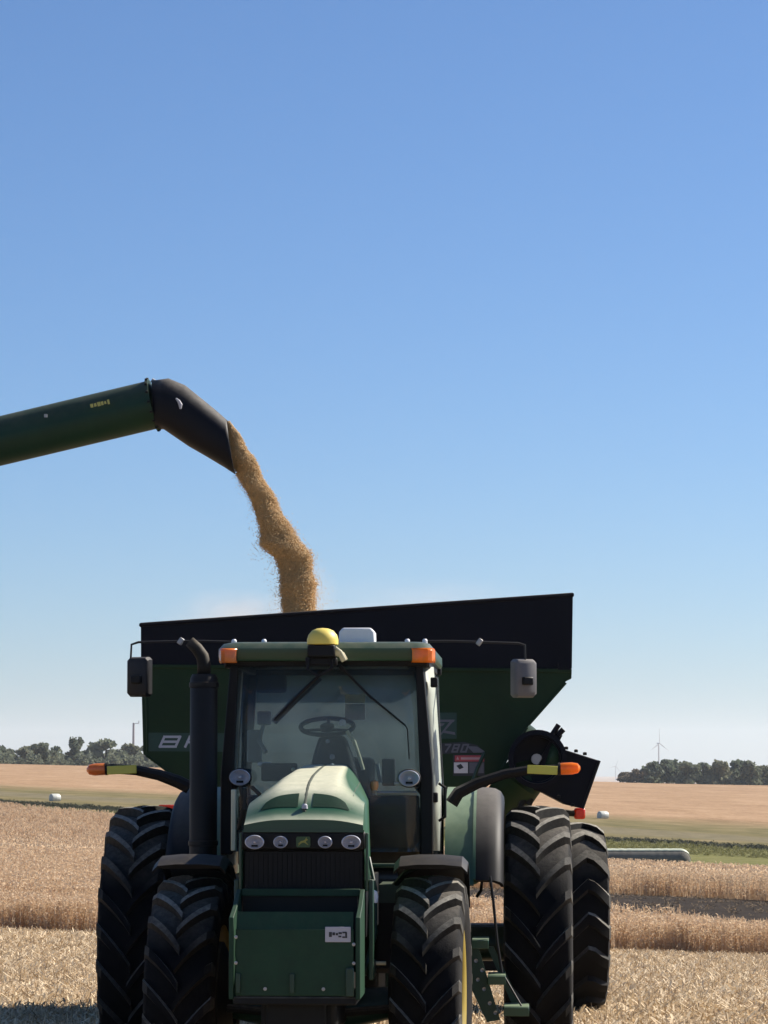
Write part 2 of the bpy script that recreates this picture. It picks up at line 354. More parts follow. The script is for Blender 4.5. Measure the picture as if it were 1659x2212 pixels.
def clump_crop(seed, wide=1.0, n=6, h=.8):
    r = random.Random(seed); mb = MB()
    for _ in range(n):
        b = Vector((r.uniform(-.14,.14), r.uniform(-.14,.14), 0)); hh = h*r.uniform(.72,1.06)
        d = Vector((r.uniform(-.12,.12), r.uniform(-.12,.12), 1))*hh; a = r.uniform(0, math.pi)
        strip(mb, b, d, .014*wide, (math.cos(a), math.sin(a), 0)); strip(mb, b, d, .014*wide, (-math.sin(a), math.cos(a), 0))
        for k in range(11):
            t = r.uniform(.22, 1.0); q = b+d*t; a = r.uniform(0, 2*math.pi)
            dd = Vector((math.cos(a)*.05, math.sin(a)*.05, r.uniform(-.06,.05)))*r.uniform(.8,1.5)
            strip(mb, q, dd, .022*wide, (-math.sin(a)*.6, math.cos(a)*.6, .8))
    return mb
def clump_chaff(seed):
    r = random.Random(seed); mb = MB()
    for _ in range(30):
        a = r.uniform(0, 2*math.pi); q = (r.uniform(-.2,.2), r.uniform(-.2,.2), r.uniform(.005,.05))
        ln = r.uniform(.05,.16); el = r.uniform(-.25,.6)
        strip(mb, q, (math.cos(a)*ln*math.cos(el), math.sin(a)*ln*math.cos(el), ln*math.sin(el)), r.uniform(.008,.026), (-math.sin(a), math.cos(a), r.uniform(-.5,.5)))
    for _ in range(4):
        q = (r.uniform(-.2,.2), r.uniform(-.2,.2), 0); strip(mb, q, (r.uniform(-.03,.03), r.uniform(-.03,.03), r.uniform(.05,.13)), .012, (1,0,0))
    return mb
def clump_weed(seed):
    r = random.Random(seed); mb = MB()
    for _ in range(70):
        a = r.uniform(0, 2*math.pi); rr = r.uniform(0,.8); q = (math.cos(a)*rr, math.sin(a)*rr, r.uniform(0,.8)*(1.05-rr))
        ln = r.uniform(.12,.3); e = r.uniform(-.2,1.2)
        strip(mb, q, (math.cos(a)*ln*math.cos(e), math.sin(a)*ln*math.cos(e), ln*math.sin(e)), r.uniform(.06,.16), (-math.sin(a), math.cos(a), r.uniform(-.6,.6)))
    return mb
def put(x, y): return np.stack([x, y, terr(x, y)], -1)
def spin(k): return np.stack([np.zeros(k), np.zeros(k), rng.uniform(0, 6.283, k)], -1)

# stubble litter
k = 62000
y = 20.5 + 43.0*rng.random(k)**1.15; x = rng.uniform(-1, 1, k)*np.minimum(13, 4.5+.16*y)
p = put(x, y)
ridge = .5+.5*np.sin(x*1.15+.5*np.sin(y*.3))
clot = .5+.5*np.sin(x*2.3+1.7*np.sin(y*.9))*np.sin(y*1.1+1.2*np.sin(x*1.6)); keep = rng.random(k) < (.35+.4*ridge)*(.35+.9*clot)
scatter('stubble_litter', p[keep], rng.uniform(.55,1.25, k)[keep], spin(k)[keep], rng.integers(0, 6, k)[keep],
        [(clump_chaff(i), [M['chaff'], M['chaff'], M['chaff2']]) for i in range(6)], 'pale bean chaff and short stubble covering the near ground', 'stubble')

# standing crop
def in_crop(x, y):
    d1 = y + 2.3*x + 6*np.sin(x*.09)
    near = 63.6 + .25*np.sin(x*1.3)
    strip_near = 65.2 + np.clip(9.2-x, 0, 12)*.8 + .35*np.sin(x*2.1)
    dark_strip = (x > 1.2+.4*np.sin(y)) & (y > strip_near) & (y < 104 - .9*np.clip(x-3, 0, 12) + .8*np.sin(x*.8))
    return (y > near) & (d1 < 243) & ~dark_strip
def crop_pts(k, y0, y1, hw):
    y = rng.uniform(y0, y1, k); x = rng.uniform(-1, 1, k)*hw(y); m = in_crop(x, y); return x[m], y[m]
bits = [crop_pts(46000, 63.3, 90, lambda y: .21*y+6), crop_pts(42000, 90, 150, lambda y: .21*y+6), crop_pts(64000, 150, 400, lambda y: .21*y+6)]
x = np.concatenate([b[0] for b in bits]); y = np.concatenate([b[1] for b in bits]); k = len(x)
scl = rng.uniform(.85, 1.15, k)*np.where(y < 67.5, .86, 1.0); far = y > 110
pick = np.where(far, rng.integers(5, 8, k), rng.integers(0, 5, k))
scatter('standing_crop', put(x, y), scl, spin(k), pick,
        [(clump_crop(20+i), [M['crop'], M['crop2']]) for i in range(5)] + [(clump_crop(40+i, 3.0, 9, .82), [M['crop'], M['crop2']]) for i in range(3)],
        'tan ripe soybean stand behind the tractor and grain cart', 'crop')
k = 1500
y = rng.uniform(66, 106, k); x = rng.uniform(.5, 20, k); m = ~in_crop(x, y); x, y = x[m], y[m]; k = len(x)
M['dark_bit'] = mat('dark_brown_litter', (.055,.040,.028), .9, var=.6, nscale=1.5)
scatter('bare_strip_litter', put(x, y), rng.uniform(.4, .9, k), spin(k), rng.integers(0, 3, k), [(clump_chaff(90+i), [M['dark_bit'], M['dark_bit'], M['chaff2']]) for i in range(3)],
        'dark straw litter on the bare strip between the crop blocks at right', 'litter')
# weeds and rough grass along the ditch
k = 7500
x = rng.uniform(-62, 62, k); rr_ = rng.random(k)
d3 = np.where(rr_ < .5, rng.uniform(285, 313, k), rng.normal(319, 2.2, k)); y = d3-.9*x
m = (y+2.3*x > 244) & (y > 180) & (y < 420) & ~((x < -5) & (rr_ < .35)); x, y, d3, rr_ = x[m], y[m], d3[m], rr_[m]; k = len(x)
dark = (rr_ >= .5) | (x < -5)
scatter('ditch_weeds', put(x, y), rng.uniform(.3, .9, k)*np.where(x < -5, .55, .62), spin(k), np.where(dark, rng.integers(3, 6, k), rng.integers(0, 3, k)),
        [(clump_weed(60+i), [M['weed']]) for i in range(3)]+[(clump_weed(70+i), [M['weedd']]) for i in range(3)],
        'green weeds and rough grass along the ditch beyond the crop', 'weeds')

# ------------------------------------------------------------------ far trees
def tree(name, u, top, wpx, Y, lm, label, group, seed):
    r = random.Random(seed); q = at(u, 1600, Y); x = q.x; z0 = g(x, Y)-.3; h = at(u, top, Y).z-z0; w = wpx*1.3*Y/FOC
    root = empty(name, (x, Y, z0)); tag(root, label, 'tree', group)
    t = MB(); t.tube([(0,0,0),(.1,0,h*.3),(r.uniform(-.3,.3),0,h*.7)], [w*.05, w*.04, w*.015], 7)
    for _ in range(4):
        a = r.uniform(0, 6.28); t.tube([(.05,0,h*.25),(math.cos(a)*w*.25, math.sin(a)*w*.25, h*r.uniform(.45,.7))], [w*.025, w*.008], 5)
    t.build('trunk', M['bark'], root)
    c = MB(); lobes = []
    for _ in range(r.randint(10, 14)):
        f = r.random(); lobes.append((r.uniform(-.42,.42)*w*(1.1-.5*f), r.uniform(-.3,.3)*w, h*(.08+.76*f), w*r.uniform(.20,.32)*(1.1-.35*f), h*r.uniform(.13,.22)))
    lobes.append((0, 0, h*.82, w*.2, h*.16))
    for _ in range(1900):
        lx, ly, lz, lr, lh = r.choice(lobes)
        d = Vector((r.gauss(0,1), r.gauss(0,1), r.gauss(0,1))).normalized()*(r.random()**.4)*r.uniform(.7,1.15)
        p = Vector((lx+d.x*lr, ly+d.y*lr, max(.1, lz+d.z*lh)))
        a = Vector((r.gauss(0,1), r.gauss(0,1), r.gauss(0,1))).normalized(); b = a.cross(Vector((r.gauss(0,1), r.gauss(0,1), r.gauss(0,1)))).normalized()
        s = w*r.uniform(.03,.065)
        c.add([p-a*s-b*s*.7, p+a*s-b*s*.7, p+a*s+b*s*.7, p-a*s+b*s*.7], [(0,1,2,3)])
    c.build('crown', lm, root, smooth=0)
    return root
GL, GR = 'trees on the skyline left of the cart', 'trees on the skyline right of the cart'
LT = [(-30,1608,70,940,1,'dark tree cut by the left picture edge'), (22,1618,48,960,0,'low bush-like tree second from the left edge'),
      (62,1612,52,950,2,'pale rounded tree third from the left edge'), (92,1604,46,930,0,'grey green tree third left of the tall spire tree'),
      (124,1612,44,955,1,'dark low tree just left of the tall spire tree'), (160,1590,36,940,1,'tall narrow spire tree standing out of the left treeline'),
      (188,1620,40,950,2,'small low tree just right of the tall spire tree'), (232,1596,78,930,0,'broad domed tree left of the pole tower'),
      (276,1606,52,945,2,'pale tree at the foot of the pole tower'), (318,1608,60,935,0,'tree half hidden behind the left edge of the cart'),
      (362,1618,60,945,1,'dark tree under the sloping left side of the cart')]
for i, (u, tp, w, Y, k, lab) in enumerate(LT): tree('broadleaf_tree', u, tp, w, Y, LEAF[k], lab, GL, 100+i)
RT = [(1352,1668,32,935,3,'small brown bush at the left end of the right treeline'), (1372,1660,34,930,3,'brownish shrub tree second in the right treeline'),
      (1408,1644,46,930,1,'dark tree at the left shoulder of the right grove'), (1440,1640,48,940,1,'tall dark tree below the wind turbine'),
      (1478,1645,50,930,0,'grey green tree right of the wind turbine'), (1515,1646,52,935,1,'dark rounded tree in the middle of the right grove'),
      (1552,1643,52,930,2,'olive tree right of the middle of the grove'), (1588,1642,50,940,1,'dark tree with pale gaps beneath near the right edge'),
      (1618,1643,40,930,0,'last full tree of the grove before the gap at right'), (1650,1652,40,935,2,'low olive tree at the right picture edge'),
      (1690,1648,50,935,0,'tree cut by the right picture edge')]
for i, (u, tp, w, Y, k, lab) in enumerate(RT): tree('broadleaf_tree', u, tp, w, Y, LEAF[k], lab, GR, 200+i)

def hedge(u0, u1, top, Y, lm, label, seed):
    r = random.Random(seed); c = MB()
    for i in range(5200):
        u = r.uniform(u0, u1); y = Y+r.uniform(-6, 6); x = at(u, 0, y).x; z0 = g(x, y)-.2
        h = (at(u, top, y).z-z0)*(.55+.28*math.sin(u*.11)+.17*math.sin(u*.29+1)); p = Vector((x, y, z0+h*r.random()**.8))
        a = Vector((r.gauss(0,1), r.gauss(0,1), r.gauss(0,1))).normalized(); b = a.cross(Vector((r.gauss(0,1), r.gauss(0,1), r.gauss(0,1)))).normalized(); s = r.uniform(.18,.42)
        c.add([p-a*s-b*s*.7, p+a*s-b*s*.7, p+a*s+b*s*.7, p-a*s+b*s*.7], [(0,1,2,3)])
    tag(c.build('hedge', lm, None, smooth=0), label, 'hedge', kind='stuff')
hedge(-60, 420, 1618, 925, LEAF[0], 'low grey green hedge along the left skyline', 301)
hedge(1375, 1730, 1654, 950, LEAF[1], 'low dark hedge filling the grove on the right skyline', 302)

# ------------------------------------------------------------------ pole tower and wind turbines
p = at(290, 1562, 1200); z0 = g(p.x, 1200)
o = empty('pole_tower', (p.x, 1200, z0)); tag(o, 'slim pale pole tower rising behind the left treeline beside the cart', 'tower')
h = p.z-z0
mb = MB(); mb.tube([(0,0,0),(0,0,h)], [.75,.42], 14); mb.build('mast', M['turbine'], o)
mb = MB(); mb.box((1.0,0,h-.2), (2.4,.18,.22)); mb.box((2.1,0,h+.3), (.25,.25,1.2)); mb.build('antenna_arm', M['turbine'], o)
def turbine(u, v, Y, blade, rot, yaw, label):
    p = at(u, v, Y); z0 = g(p.x, Y); o = empty('wind_turbine', (p.x, Y, z0)); h = p.z-z0; tag(o, label, 'wind turbine', 'wind turbines on the right skyline')
    k = blade/40
    mb = MB(); mb.tube([(0,0,0),(0,0,h)], [2.4*k,1.7*k], 16); mb.build('tower', M['turbine'], o)
    mt = Matrix.Translation((0,0,h)) @ Matrix.Rotation(yaw, 4, 'Z')
    mb = MB(); mb.box((0,2*k,1.2*k), (3.2*k,9*k,3.2*k)); nac = mb.build('nacelle', M['turbine'], o, bevel=.5*k); nac.matrix_local = mt
    for a in rot:
        mb = MB(); secs = []
        for t, w in ((0,.8),(.06,.9),(.2,1.5),(.5,1.0),(.8,.65),(1,.25)):
            r_ = blade*t; secs.append([(-w*k, -.35*k*(1-t), r_), (0, -.5*k, r_), (w*k, 0, r_), (0, .45*k, r_)])
        mb.loft(secs, close=True, caps=True); b = mb.build('blade', M['turbine'], o)
        b.matrix_local = mt @ Matrix.Translation((0,-3.6*k,1.2*k)) @ Matrix.Rotation(a, 4, 'Y')
    mb = MB(); mb.lathe([(1.6*k,-2.6*k),(1.5*k,-3.6*k),(.9*k,-4.8*k),(.02,-5.3*k)], 14, 'y', Matrix.Translation((0,0,1.2*k))); hb = mb.build('hub', M['turbine'], o); hb.matrix_local = mt
turbine(1421, 1607, 6000, 29, (R(-120), R(0), R(120)), R(38), 'nearer wind turbine rising above the grove at right')
turbine(1328, 1656, 9500, 26, (R(-100), R(20), R(140)), R(20), 'tiny far wind turbine between cart and grove')

# ------------------------------------------------------------------ bales
def bale(u, Y, yaw, label):
    x = at(u, 1700, Y).x; o = empty('round_bale', (x, Y, g(x, Y)-.15), yaw); tag(o, label, 'bale', 'white wrapped bales on the grass strip')
    mb = MB(); mb.lathe([(.01,-.6),(.46,-.6),(.55,-.55),(.58,-.45),(.585,0),(.58,.45),(.55,.55),(.46,.6),(.01,.6)], 28, 'x', Matrix.Translation((0,0,.48)))
    w = mb.build('wrapped_body', M['wrap'], o)
    mb = MB(); mb.lathe([(.585,-.06),(.592,-.04),(.592,.04),(.585,.06)], 28, 'x', Matrix.Translation((0,0,.48))); mb.build('wrap_band', M['wrap'], o)
bale(122, 372, R(35), 'white wrapped round bale on the grass at far left')
bale(1300, 374, R(30), 'white wrapped round bale just above the cart tyre at right')
Yb = 214; xa, xb = at(1180, 0, Yb).x, at(1488, 0, Yb).x
zb = g(xb-3, Yb)
o = empty('silage_bag', ((xa+xb)/2, Yb, zb)); tag(o, 'long pale wrapped silage bag lying beyond the crop at right', 'silage bag')
mb = MB(); L_ = (xb-xa)/2; secs = []
for i in range(60):
    t = -1+2*i/59; e = min(1.0, (1-abs(t))*L_/.75); f = math.sqrt(max(0, 1-(1-e)**2))*(1+.008*math.sin(i*2.1)); f = max(f, .03)
    secs.append([(t*L_, -.95*f*math.cos(a), .55+ (.78*f+.006*math.sin(i*1.7))*math.sin(a) if math.sin(a) > 0 else .55*(1-f)+.55*f*(1+math.sin(a))) for a in [2*math.pi*j/20 for j in range(20)]])
mb.loft(secs, close=True, caps=True); mb.build('bag_body', M['bag'], o)
mb = MB(); mb.loft([[(c_.x+(.02 if c_.x > L_*.95 else 0), c_.y*1.02, c_.z+.012) for c_ in map(Vector, sec[3:9])] for sec in secs]); solidify(mb.build('sunlit_top_strip', M['lit_top'], o), .02)  # pale strip puts sunlight into the colour of the bag's top and end


# ------------------------------------------------------------------ wheels
def make_tyre(Rad, W, rim, nl, lug_h, lug_t, sweep, crown=.035, diamond=False):
    """carcass and lugs of a bar-tread tyre turning about the x axis"""
    c = MB(); Rc = Rad-lug_h
    def rad(x): return Rc-crown*(abs(x)/(W/2))**2.2
    prof = [(rim-.01, -W*.40), (rim+.03, -W*.46), (rim+(Rc-rim)*.45, -W*.53), (Rc-.10, -W*.515), (Rc-.045, -W*.49)]
    prof += [(rad(W*t), W*t) for t in (-.44,-.3,-.15,0,.15,.3,.44)]
    prof += [(r_, -x_) for r_, x_ in prof[4::-1]]
    c.lathe(prof, 72)
    l = MB()
    for s in (-1, 1):
        for i in range(nl):
            a0 = 2*math.pi*(i+(0 if s < 0 else .5))/nl; secs = []
            for t in np.linspace(0, 1, 7):
                x = s*W*(-.03+.53*t); a = a0 + sweep*(t**.85)
                if diamond: a = a0 + sweep*(t if t < .55 else 1.1-t)
                th = lug_t*(1.0+.35*t)/Rad/2; rb = rad(x)-.02; rt = rad(x)+lug_h - (.03 if t > .98 else 0)
                q = []
                for (aa, rr) in ((a-th*1.35, rb), (a-th*.8, rt), (a+th*.8, rt), (a+th*1.35, rb)):
                    q.append((x, -rr*math.cos(aa), rr*math.sin(aa)))
                secs.append(q)
            x = s*W*.53; a = a0 + (sweep if not diamond else sweep*.1); rb = Rc-.14; th = lug_t*1.3/Rad/2
            secs.append([(x*.97, -rb*math.cos(a-th), rb*math.sin(a-th)), (x, -(rb+.02)*math.cos(a-th), (rb+.02)*math.sin(a-th)), (x, -(rb+.02)*math.cos(a+th), (rb+.02)*math.sin(a+th)), (x*.97, -rb*math.cos(a+th), rb*math.sin(a+th))])
            l.loft(secs, close=True, caps=True)
    return c, l
def make_rim(rim, W, depth):
    r = MB()
    for s in (-1, 1):
        r.lathe([(rim+.03, s*W*.46), (rim, s*W*.44), (rim-.02, s*W*.40), (rim-.05, s*W*.25), (rim-.05, 0)], 48)
    r.lathe([(rim-.05, depth-.03), (rim*.8, depth-.02), (rim*.55, depth+.05), (.16, depth+.05), (.01, depth+.05)], 48)
    r.lathe([(rim-.05, depth-.06), (rim*.8, depth-.05), (rim*.55, depth+.02), (.16, depth+.02)], 48)
    h = MB(); h.lathe([(.17, depth-.1), (.17, depth+.12), (.13, depth+.20), (.01, depth+.21)], 24)
    for i in range(10):
        a = 2*math.pi*i/10; h.box((depth+.07, -.24*math.cos(a), .24*math.sin(a)), (.05,.035,.035), (a, 0, 0))
    return r, h
def wheel_set(name, parent, spots, tyre, rim):
    (c, l), (r, h) = tyre, rim
    mc = c.mesh('tyre', M['rubber'], 40); ml = l.mesh('tread_lugs', M['rubberlug'], 30); mr = r.mesh(name, M['yellow']); mh = h.mesh('hub', M['yellow'])
    for (x, y, z, rz, flip) in spots:
        w = bpy.data.objects.new(name, mr); C.objects.link(w); w.parent = parent; w.location = (x, y, z); w.rotation_euler = (0, 0, rz)
        if flip: w.scale = (-1, 1, 1)
        for nm, me in (('tyre', mc), ('tread_lugs', ml), ('hub', mh)):
            q = bpy.data.objects.new(nm, me); C.objects.link(q); q.parent = w

# ------------------------------------------------------------------ tractor
TX, TYW, TH = -.32, 22.4, R(-2.8)
T = empty('tractor', (TX, TYW, 0), TH)
tag(T, 'green farm tractor facing the camera with dusty hood and glazed cab', 'tractor')
def TL(u, v, y, xh=0):
    """tractor coordinates of a surveyed point lying y metres behind the rear axle"""
    Yw = TYW + y + math.sin(TH)*xh; p = at(u, v, Yw)
    return (p.x-TX+math.sin(TH)*y, y, p.z)
wheel_set('rear_wheel', T, [(1.467,0,1.0,0,False), (-1.467,0,1.0,0,True)], make_tyre(1.02,.47,.64,22,.062,.066,.30), make_rim(.64,.47,.02))
wheel_set('front_wheel', T, [(.775,-2.95,.82,R(-2),False), (-.775,-2.95,.82,R(-2),True)], make_tyre(.79,.43,.44,20,.05,.058,.34), make_rim(.44,.43,-.06))

# chassis, engine, axles
mb = MB(); mb.box((0,-2.6,.98), (.46,3.0,.62)); mb.box((0,-.6,1.0), (.7,1.6,.7)); mb.box((0,-2.6,1.42), (.56,2.2,.34)); mb.build('engine_block', M['iron'], T, bevel=.03)
mb = MB(); mb.tube([(-1.35,0,1.0),(-.3,0,1.0)], .13, 16); mb.tube([(.3,0,1.0),(1.35,0,1.0)], .13, 16); mb.box((0,0,1.0), (.8,.7,.75)); mb.build('rear_axle', M['cleangreen'], T, bevel=.02)
mb = MB(); mb.tube([(-.56,-2.95,.80),(0,-2.95,.72),(.56,-2.95,.80)], [.10,.15,.10], 14); mb.box((0,-2.95,.78), (.38,.4,.34)); mb.build('front_axle', M['cleangreen'], T, bevel=.02)
mb = MB(); mb.tube([(-.62,-3.18,.78),(-.1,-3.2,.74)], .028, 10); mb.tube([(.1,-3.2,.74),(.62,-3.18,.78)], .028, 10); mb.tube([(-.15,-3.2,.74),(.15,-3.2,.74)], .045, 10); mb.build('steering_cylinder', M['iron'], T)
for s in (-1, 1):
    mb = MB(); mb.lathe([(.2,-.1),(.36,-.02),(.36,.02),(.18,.12),(.10,.16)], 24, 'x', Matrix.Translation((s*.60,-2.95,.82)) @ Matrix.Scale(s, 4, (1,0,0))); mb.build('knuckle_shade_disc', M['iron'], T)  # knuckle widened to a dark disc for the shade inside the rim
mb = MB(); mb.box((-.55,-1.35,1.15), (.42,1.2,.75)); mb.box((-.42,-2.2,1.30), (.16,.7,.5)); mb.build('fuel_tank', M['black'], T, bevel=.05)
mb = MB(); mb.box((.50,-1.55,1.18), (.34,.7,.55)); mb.build('battery_box', M['black'], T, bevel=.04)
mb = MB(); mb.box((0,-3.5,.62), (.34,.5,.22)); mb.box((0,-2.2,.60), (.3,1.6,.14)); mb.build('underframe', M['iron'], T, bevel=.02)
mb = MB(); mb.box((0,1.0,.55), (.14,1.3,.09)); mb.box((0,.45,.75), (.9,.25,.5)); mb.build('drawbar', M['iron'], T, bevel=.01)

# hood
def hood_z(x, y):
    yy_ = np.array([y-.07, y-.035, y, y+.035, y+.07]); zt = np.mean(np.interp(np.clip(yy_, 2*y-(-1.72) if y > -1.79 else -3.74, -1.72), [-3.74,-3.66,-3.5,-3.3,-2.9,-2.3,-1.72], [1.965,2.035,2.145,2.205,2.255,2.295,2.325]))
    hw = np.interp(y, [-3.74,-3.3,-2.6,-1.72], [.372,.362,.338,.298]); dr = np.interp(y, [-3.74,-3.5,-3.2,-2.6,-1.72], [.022,.06,.12,.19,.235])
    p = np.interp(y, [-3.74,-1.72], [4.0,2.6])
    return float(zt-dr*max(0, (min(1, abs(x)/hw)-.45)/.55)**1.6-.012*(x/hw)**2), float(hw)
mb = MB(); secs = []
for y in list(np.linspace(-3.74,-3.2,16))+list(np.linspace(-3.1,-1.72,12)):
    hw = hood_z(0, y)[1]; q = []
    q.append((-hw-.012, y, 1.56)); q.append((-hw-.012, y, 1.72))
    for t in np.linspace(-1, 1, 25): q.append((hw*t*(1.0+.0*abs(t)), y, hood_z(hw*t, y)[0]))
    q.append((hw+.012, y, 1.72)); q.append((hw+.012, y, 1.56)); secs.append(q)
mb.loft(secs); hood = mb.build('hood', M['hood'], T, smooth=50)
mb = MB(); mb.add([(-.372,-3.742,1.915),(.372,-3.742,1.915)]+[(.372*t,-3.742,hood_z(.372*t,-3.74)[0]) for t in np.linspace(1,-1,15)], [tuple(range(17))])
mb.box((0,-3.735,1.912), (.76,.03,.014)); mb.build('nose_band', M['green'], hood, smooth=0)
for s in (-1, 1):                                   # air inlets laid on the hood, recess shade put in their dark green
    mb = MB(); secs = []
    for t in np.linspace(0, 1, 9):
        x = s*(.045+.235*t); y0 = -3.625; y1 = -3.625+.13*math.sqrt(max(0, 1-t**3))*(.75+.25*(1-t))+.004
        secs.append([(x, yy, hood_z(x, yy)[0]+.004) for yy in np.linspace(y0, y1, 6)])
    mb.loft(secs); mb.build('hood_inlet', M['inlet'], hood)
mb = MB(); secs = []
for y in np.linspace(-3.66,-1.75,24):
    secs.append([(-.013, y, hood_z(0,y)[0]-.002), (-.006, y, hood_z(0,y)[0]+.003), (.006, y, hood_z(0,y)[0]+.003), (.013, y, hood_z(0,y)[0]-.002)])
mb.loft(secs); mb.build('hood_ridge', mat('hood_crease_dark', (.02,.035,.022), .7, dust=.25, dcol=(.3,.28,.2), alltop=.3), hood)
mb = MB(); mb.lathe([(.01,.03),(.018,.022),(.02,0)], 12, 'z', Matrix.Translation((.0,-3.64,hood_z(0,-3.64)[0]+.004))); mb.build('hood_latch', M['decal'], hood)
for s in (-1, 1):
    mb = MB(); secs = []
    for y in np.linspace(-3.6,-1.8,10):
        x = s*(hood_z(0,y)[1]*.80); secs.append([(x-.004, y, hood_z(x,y)[0]), (x, y, hood_z(x,y)[0]+.003), (x+.004, y, hood_z(x,y)[0])])
    mb.loft(secs); mb.build('hood_seam', M['cleangreen'], hood)

# nose: headlight panel, lamps, emblem, grille
nose = MB(); nose.box((0,-3.715,1.852), (.775,.05,.125)); nose = nose.build('headlight_panel', M['black'], T, bevel=.02)
def lamp(x, z, w, h, y=-3.745, parent=None, name='headlight'):
    mb = MB(); m = Matrix.Translation((x,y,z)) @ Matrix.Diagonal((w/2,1,h/2,1))
    mb.lathe([(1.0,0.0),(1.02,-.012),(.93,-.016),(.82,.010),(.5,.035),(.15,.045),(.01,.045)], 28, 'y', m); o = mb.build(name, M['chrome'], parent)
    mb = MB(); mb.lathe([(.24,.02),(.24,-.006),(.12,-.014),(.01,-.014)], 16, 'y', m); mb.build('bulb_shield', M['lens'], o)
    mb = MB(); mb.box((x,y-.002,z-h*.27), (w*.34,.006,h*.14)); mb.build('lamp_rib', M['iron'], o)
    return o
for x, w, h in ((-.300,.118,.086),(-.138,.088,.074),(.140,.088,.074),(.302,.118,.086)): lamp(x, 1.845, w, h, y=-3.79, parent=nose)
mb = MB(); mb.prism([(-.038,1.812),(.038,1.812),(.044,1.822),(.044,1.868),(.038,1.878),(-.038,1.878),(-.044,1.868),(-.044,1.822)], -3.752, -3.738); em = mb.build('emblem', mat('emblem_green', (.03,.075,.02), .4), nose)
deer = [(-.034,1.834),(-.022,1.842),(-.014,1.851),(.000,1.853),(.012,1.860),(.018,1.872),(.022,1.872),(.020,1.863),(.027,1.862),(.030,1.857),(.021,1.853),(.016,1.846),(.024,1.836),(.032,1.829),(.030,1.826),(.018,1.834),(.006,1.841),(-.006,1.840),(-.018,1.832),(-.030,1.822),(-.033,1.824),(-.022,1.834)]
mb = MB(); mb.prism(deer, -3.755, -3.7525); mb.build('emblem_figure', mat('emblem_yellow', (.28,.26,.04), .4), em)
mb = MB(); mb.box((0,-3.69,1.66), (.75,.04,.262)); gr = mb.build('grille', M['black'], T, bevel=.01)
gmesh = None
for i in range(24):
    mb = MB(); x = -.345+.03*i; mb.box((x,-3.714,1.66), (.006,.008,.235))
    if gmesh is None: q = mb.build('grille_bar', M['iron'], gr, smooth=0); gmesh = q
    else: q = bpy.data.objects.new('grille_bar', gmesh.data); C.objects.link(q); q.parent = gr; q.location = (.03*i, 0, 0)
for s in (-1, 1):
    mb = MB(); mb.box((s*.395,-3.69,1.72), (.018,.06,.36)); mb.build('grille_side_trim', M['green'], T, bevel=.004)
    mb = MB(); mb.prism([(-3.66,1.25),(-2.1,1.25),(-2.1,1.60),(-3.66,1.60)], s*.36, s*.385, 'x'); mb.build('side_screen', M['black'], T)
    mb = MB(); mb.box((s*.42,-3.66,1.30), (.03,.10,.62)); mb.box((s*.42,-3.55,1.05), (.035,.3,.10)); mb.build('front_support', M['cleangreen'], T, bevel=.006)

# front weight box: open tray in front of the grille
yb0, yb1 = -4.28, -3.80
x0, z0 = TL(502, 2145, yb0)[0], TL(502, 2145, yb0)[2]; x1 = TL(774, 2000, yb0)[0]
zl = TL(640, 2003, yb0)[2]; zt = TL(640, 1966, -4.235)[2]; zr = TL(640, 1918, yb1)[2]
xc, hw = (x0+x1)/2, (x1-x0)/2
wb = MB(); wb.box((xc, yb0+.012, (z0+zl)/2), (2*hw-.05, .02, zl-z0)); wb = wb.build('weight_box', M['boxgreen'], T, bevel=.005)
mb = MB(); mb.add([(xc-hw+.03,yb0+.01,zl),(xc+hw-.03,yb0+.01,zl),(xc+hw-.03,-4.235,zt),(xc-hw+.03,-4.235,zt)], [(0,1,2,3)]); mb.build('box_lip', M['boxgreen'], wb, smooth=0)
for s in (-1, 1):
    mb = MB(); xs_ = xc+s*hw
    mb.prism([(yb0-.012,z0-.02),(yb1,z0-.02),(yb1,zr),(yb1-.03,zr),(-4.05,zt+.03),(yb0-.012,zl+.07)], xs_-.014, xs_+.014, 'x'); mb.build('box_side', M['boxgreen'], wb, bevel=.004)
mb = MB(); mb.box((xc, yb1+.0, zr-.02), (2*hw-.03,.04,.045)); mb.build('box_top_rail', M['boxgreen'], wb, bevel=.004)
mb = MB(); mb.box((xc, yb1+.02, (zt+zr)/2-.2), (2*hw-.06,.02,.5)); mb.build('box_back', M['black'], wb)
for uu in (517, 633):
    mb = MB(); q = TL(uu, 2118, yb0); mb.box((q[0], yb0-.006, q[2]), (.028,.02,.115)); mb.build('box_rib', M['cleangreen'], wb, bevel=.003)
mb = MB(); q = TL(757, 2115, yb0); mb.box((q[0], yb0-.012, q[2]), (.05,.03,.17)); mb.build('box_latch', M['cleangreen'], wb, bevel=.006)
mb = MB(); mb.box((xc,-4.05,z0-.03), (2*hw-.02,.46,.05)); mb.box((xc,-3.95,z0-.14), (.36,.4,.2)); mb.build('box_floor', M['iron'], wb, bevel=.01)
for uu, vv in ((512,2020),(512,2075),(765,2035),(765,2075),(575,2130),(700,2130)):
    q = TL(uu, vv, yb0); mb = MB(); mb.lathe([(.011,.004),(.011,-.006),(.001,-.008)], 8, 'y', Matrix.Translation((q[0], yb0-.003, q[2]))); mb.build('box_bolt', M['greymetal'], wb)
q = TL(731, 2014, yb0); mb = MB(); mb.box((q[0], yb0-.003, q[2]), (.155,.006,.092)); pl = mb.build('maker_plate', M['decal'], wb, bevel=.003)
mb = MB()
for dx, dz, w, h in ((-.045,.0,.018,.03),(-.025,.004,.016,.018),(-.006,.002,.014,.014),(.014,.008,.02,.012),(.012,-.012,.018,.010),(.040,.012,.026,.010),(.050,-.004,.012,.034),(.035,-.016,.016,.010)):
    mb.box((q[0]+dx, yb0-.0065, q[2]+dz), (w,.002,h))
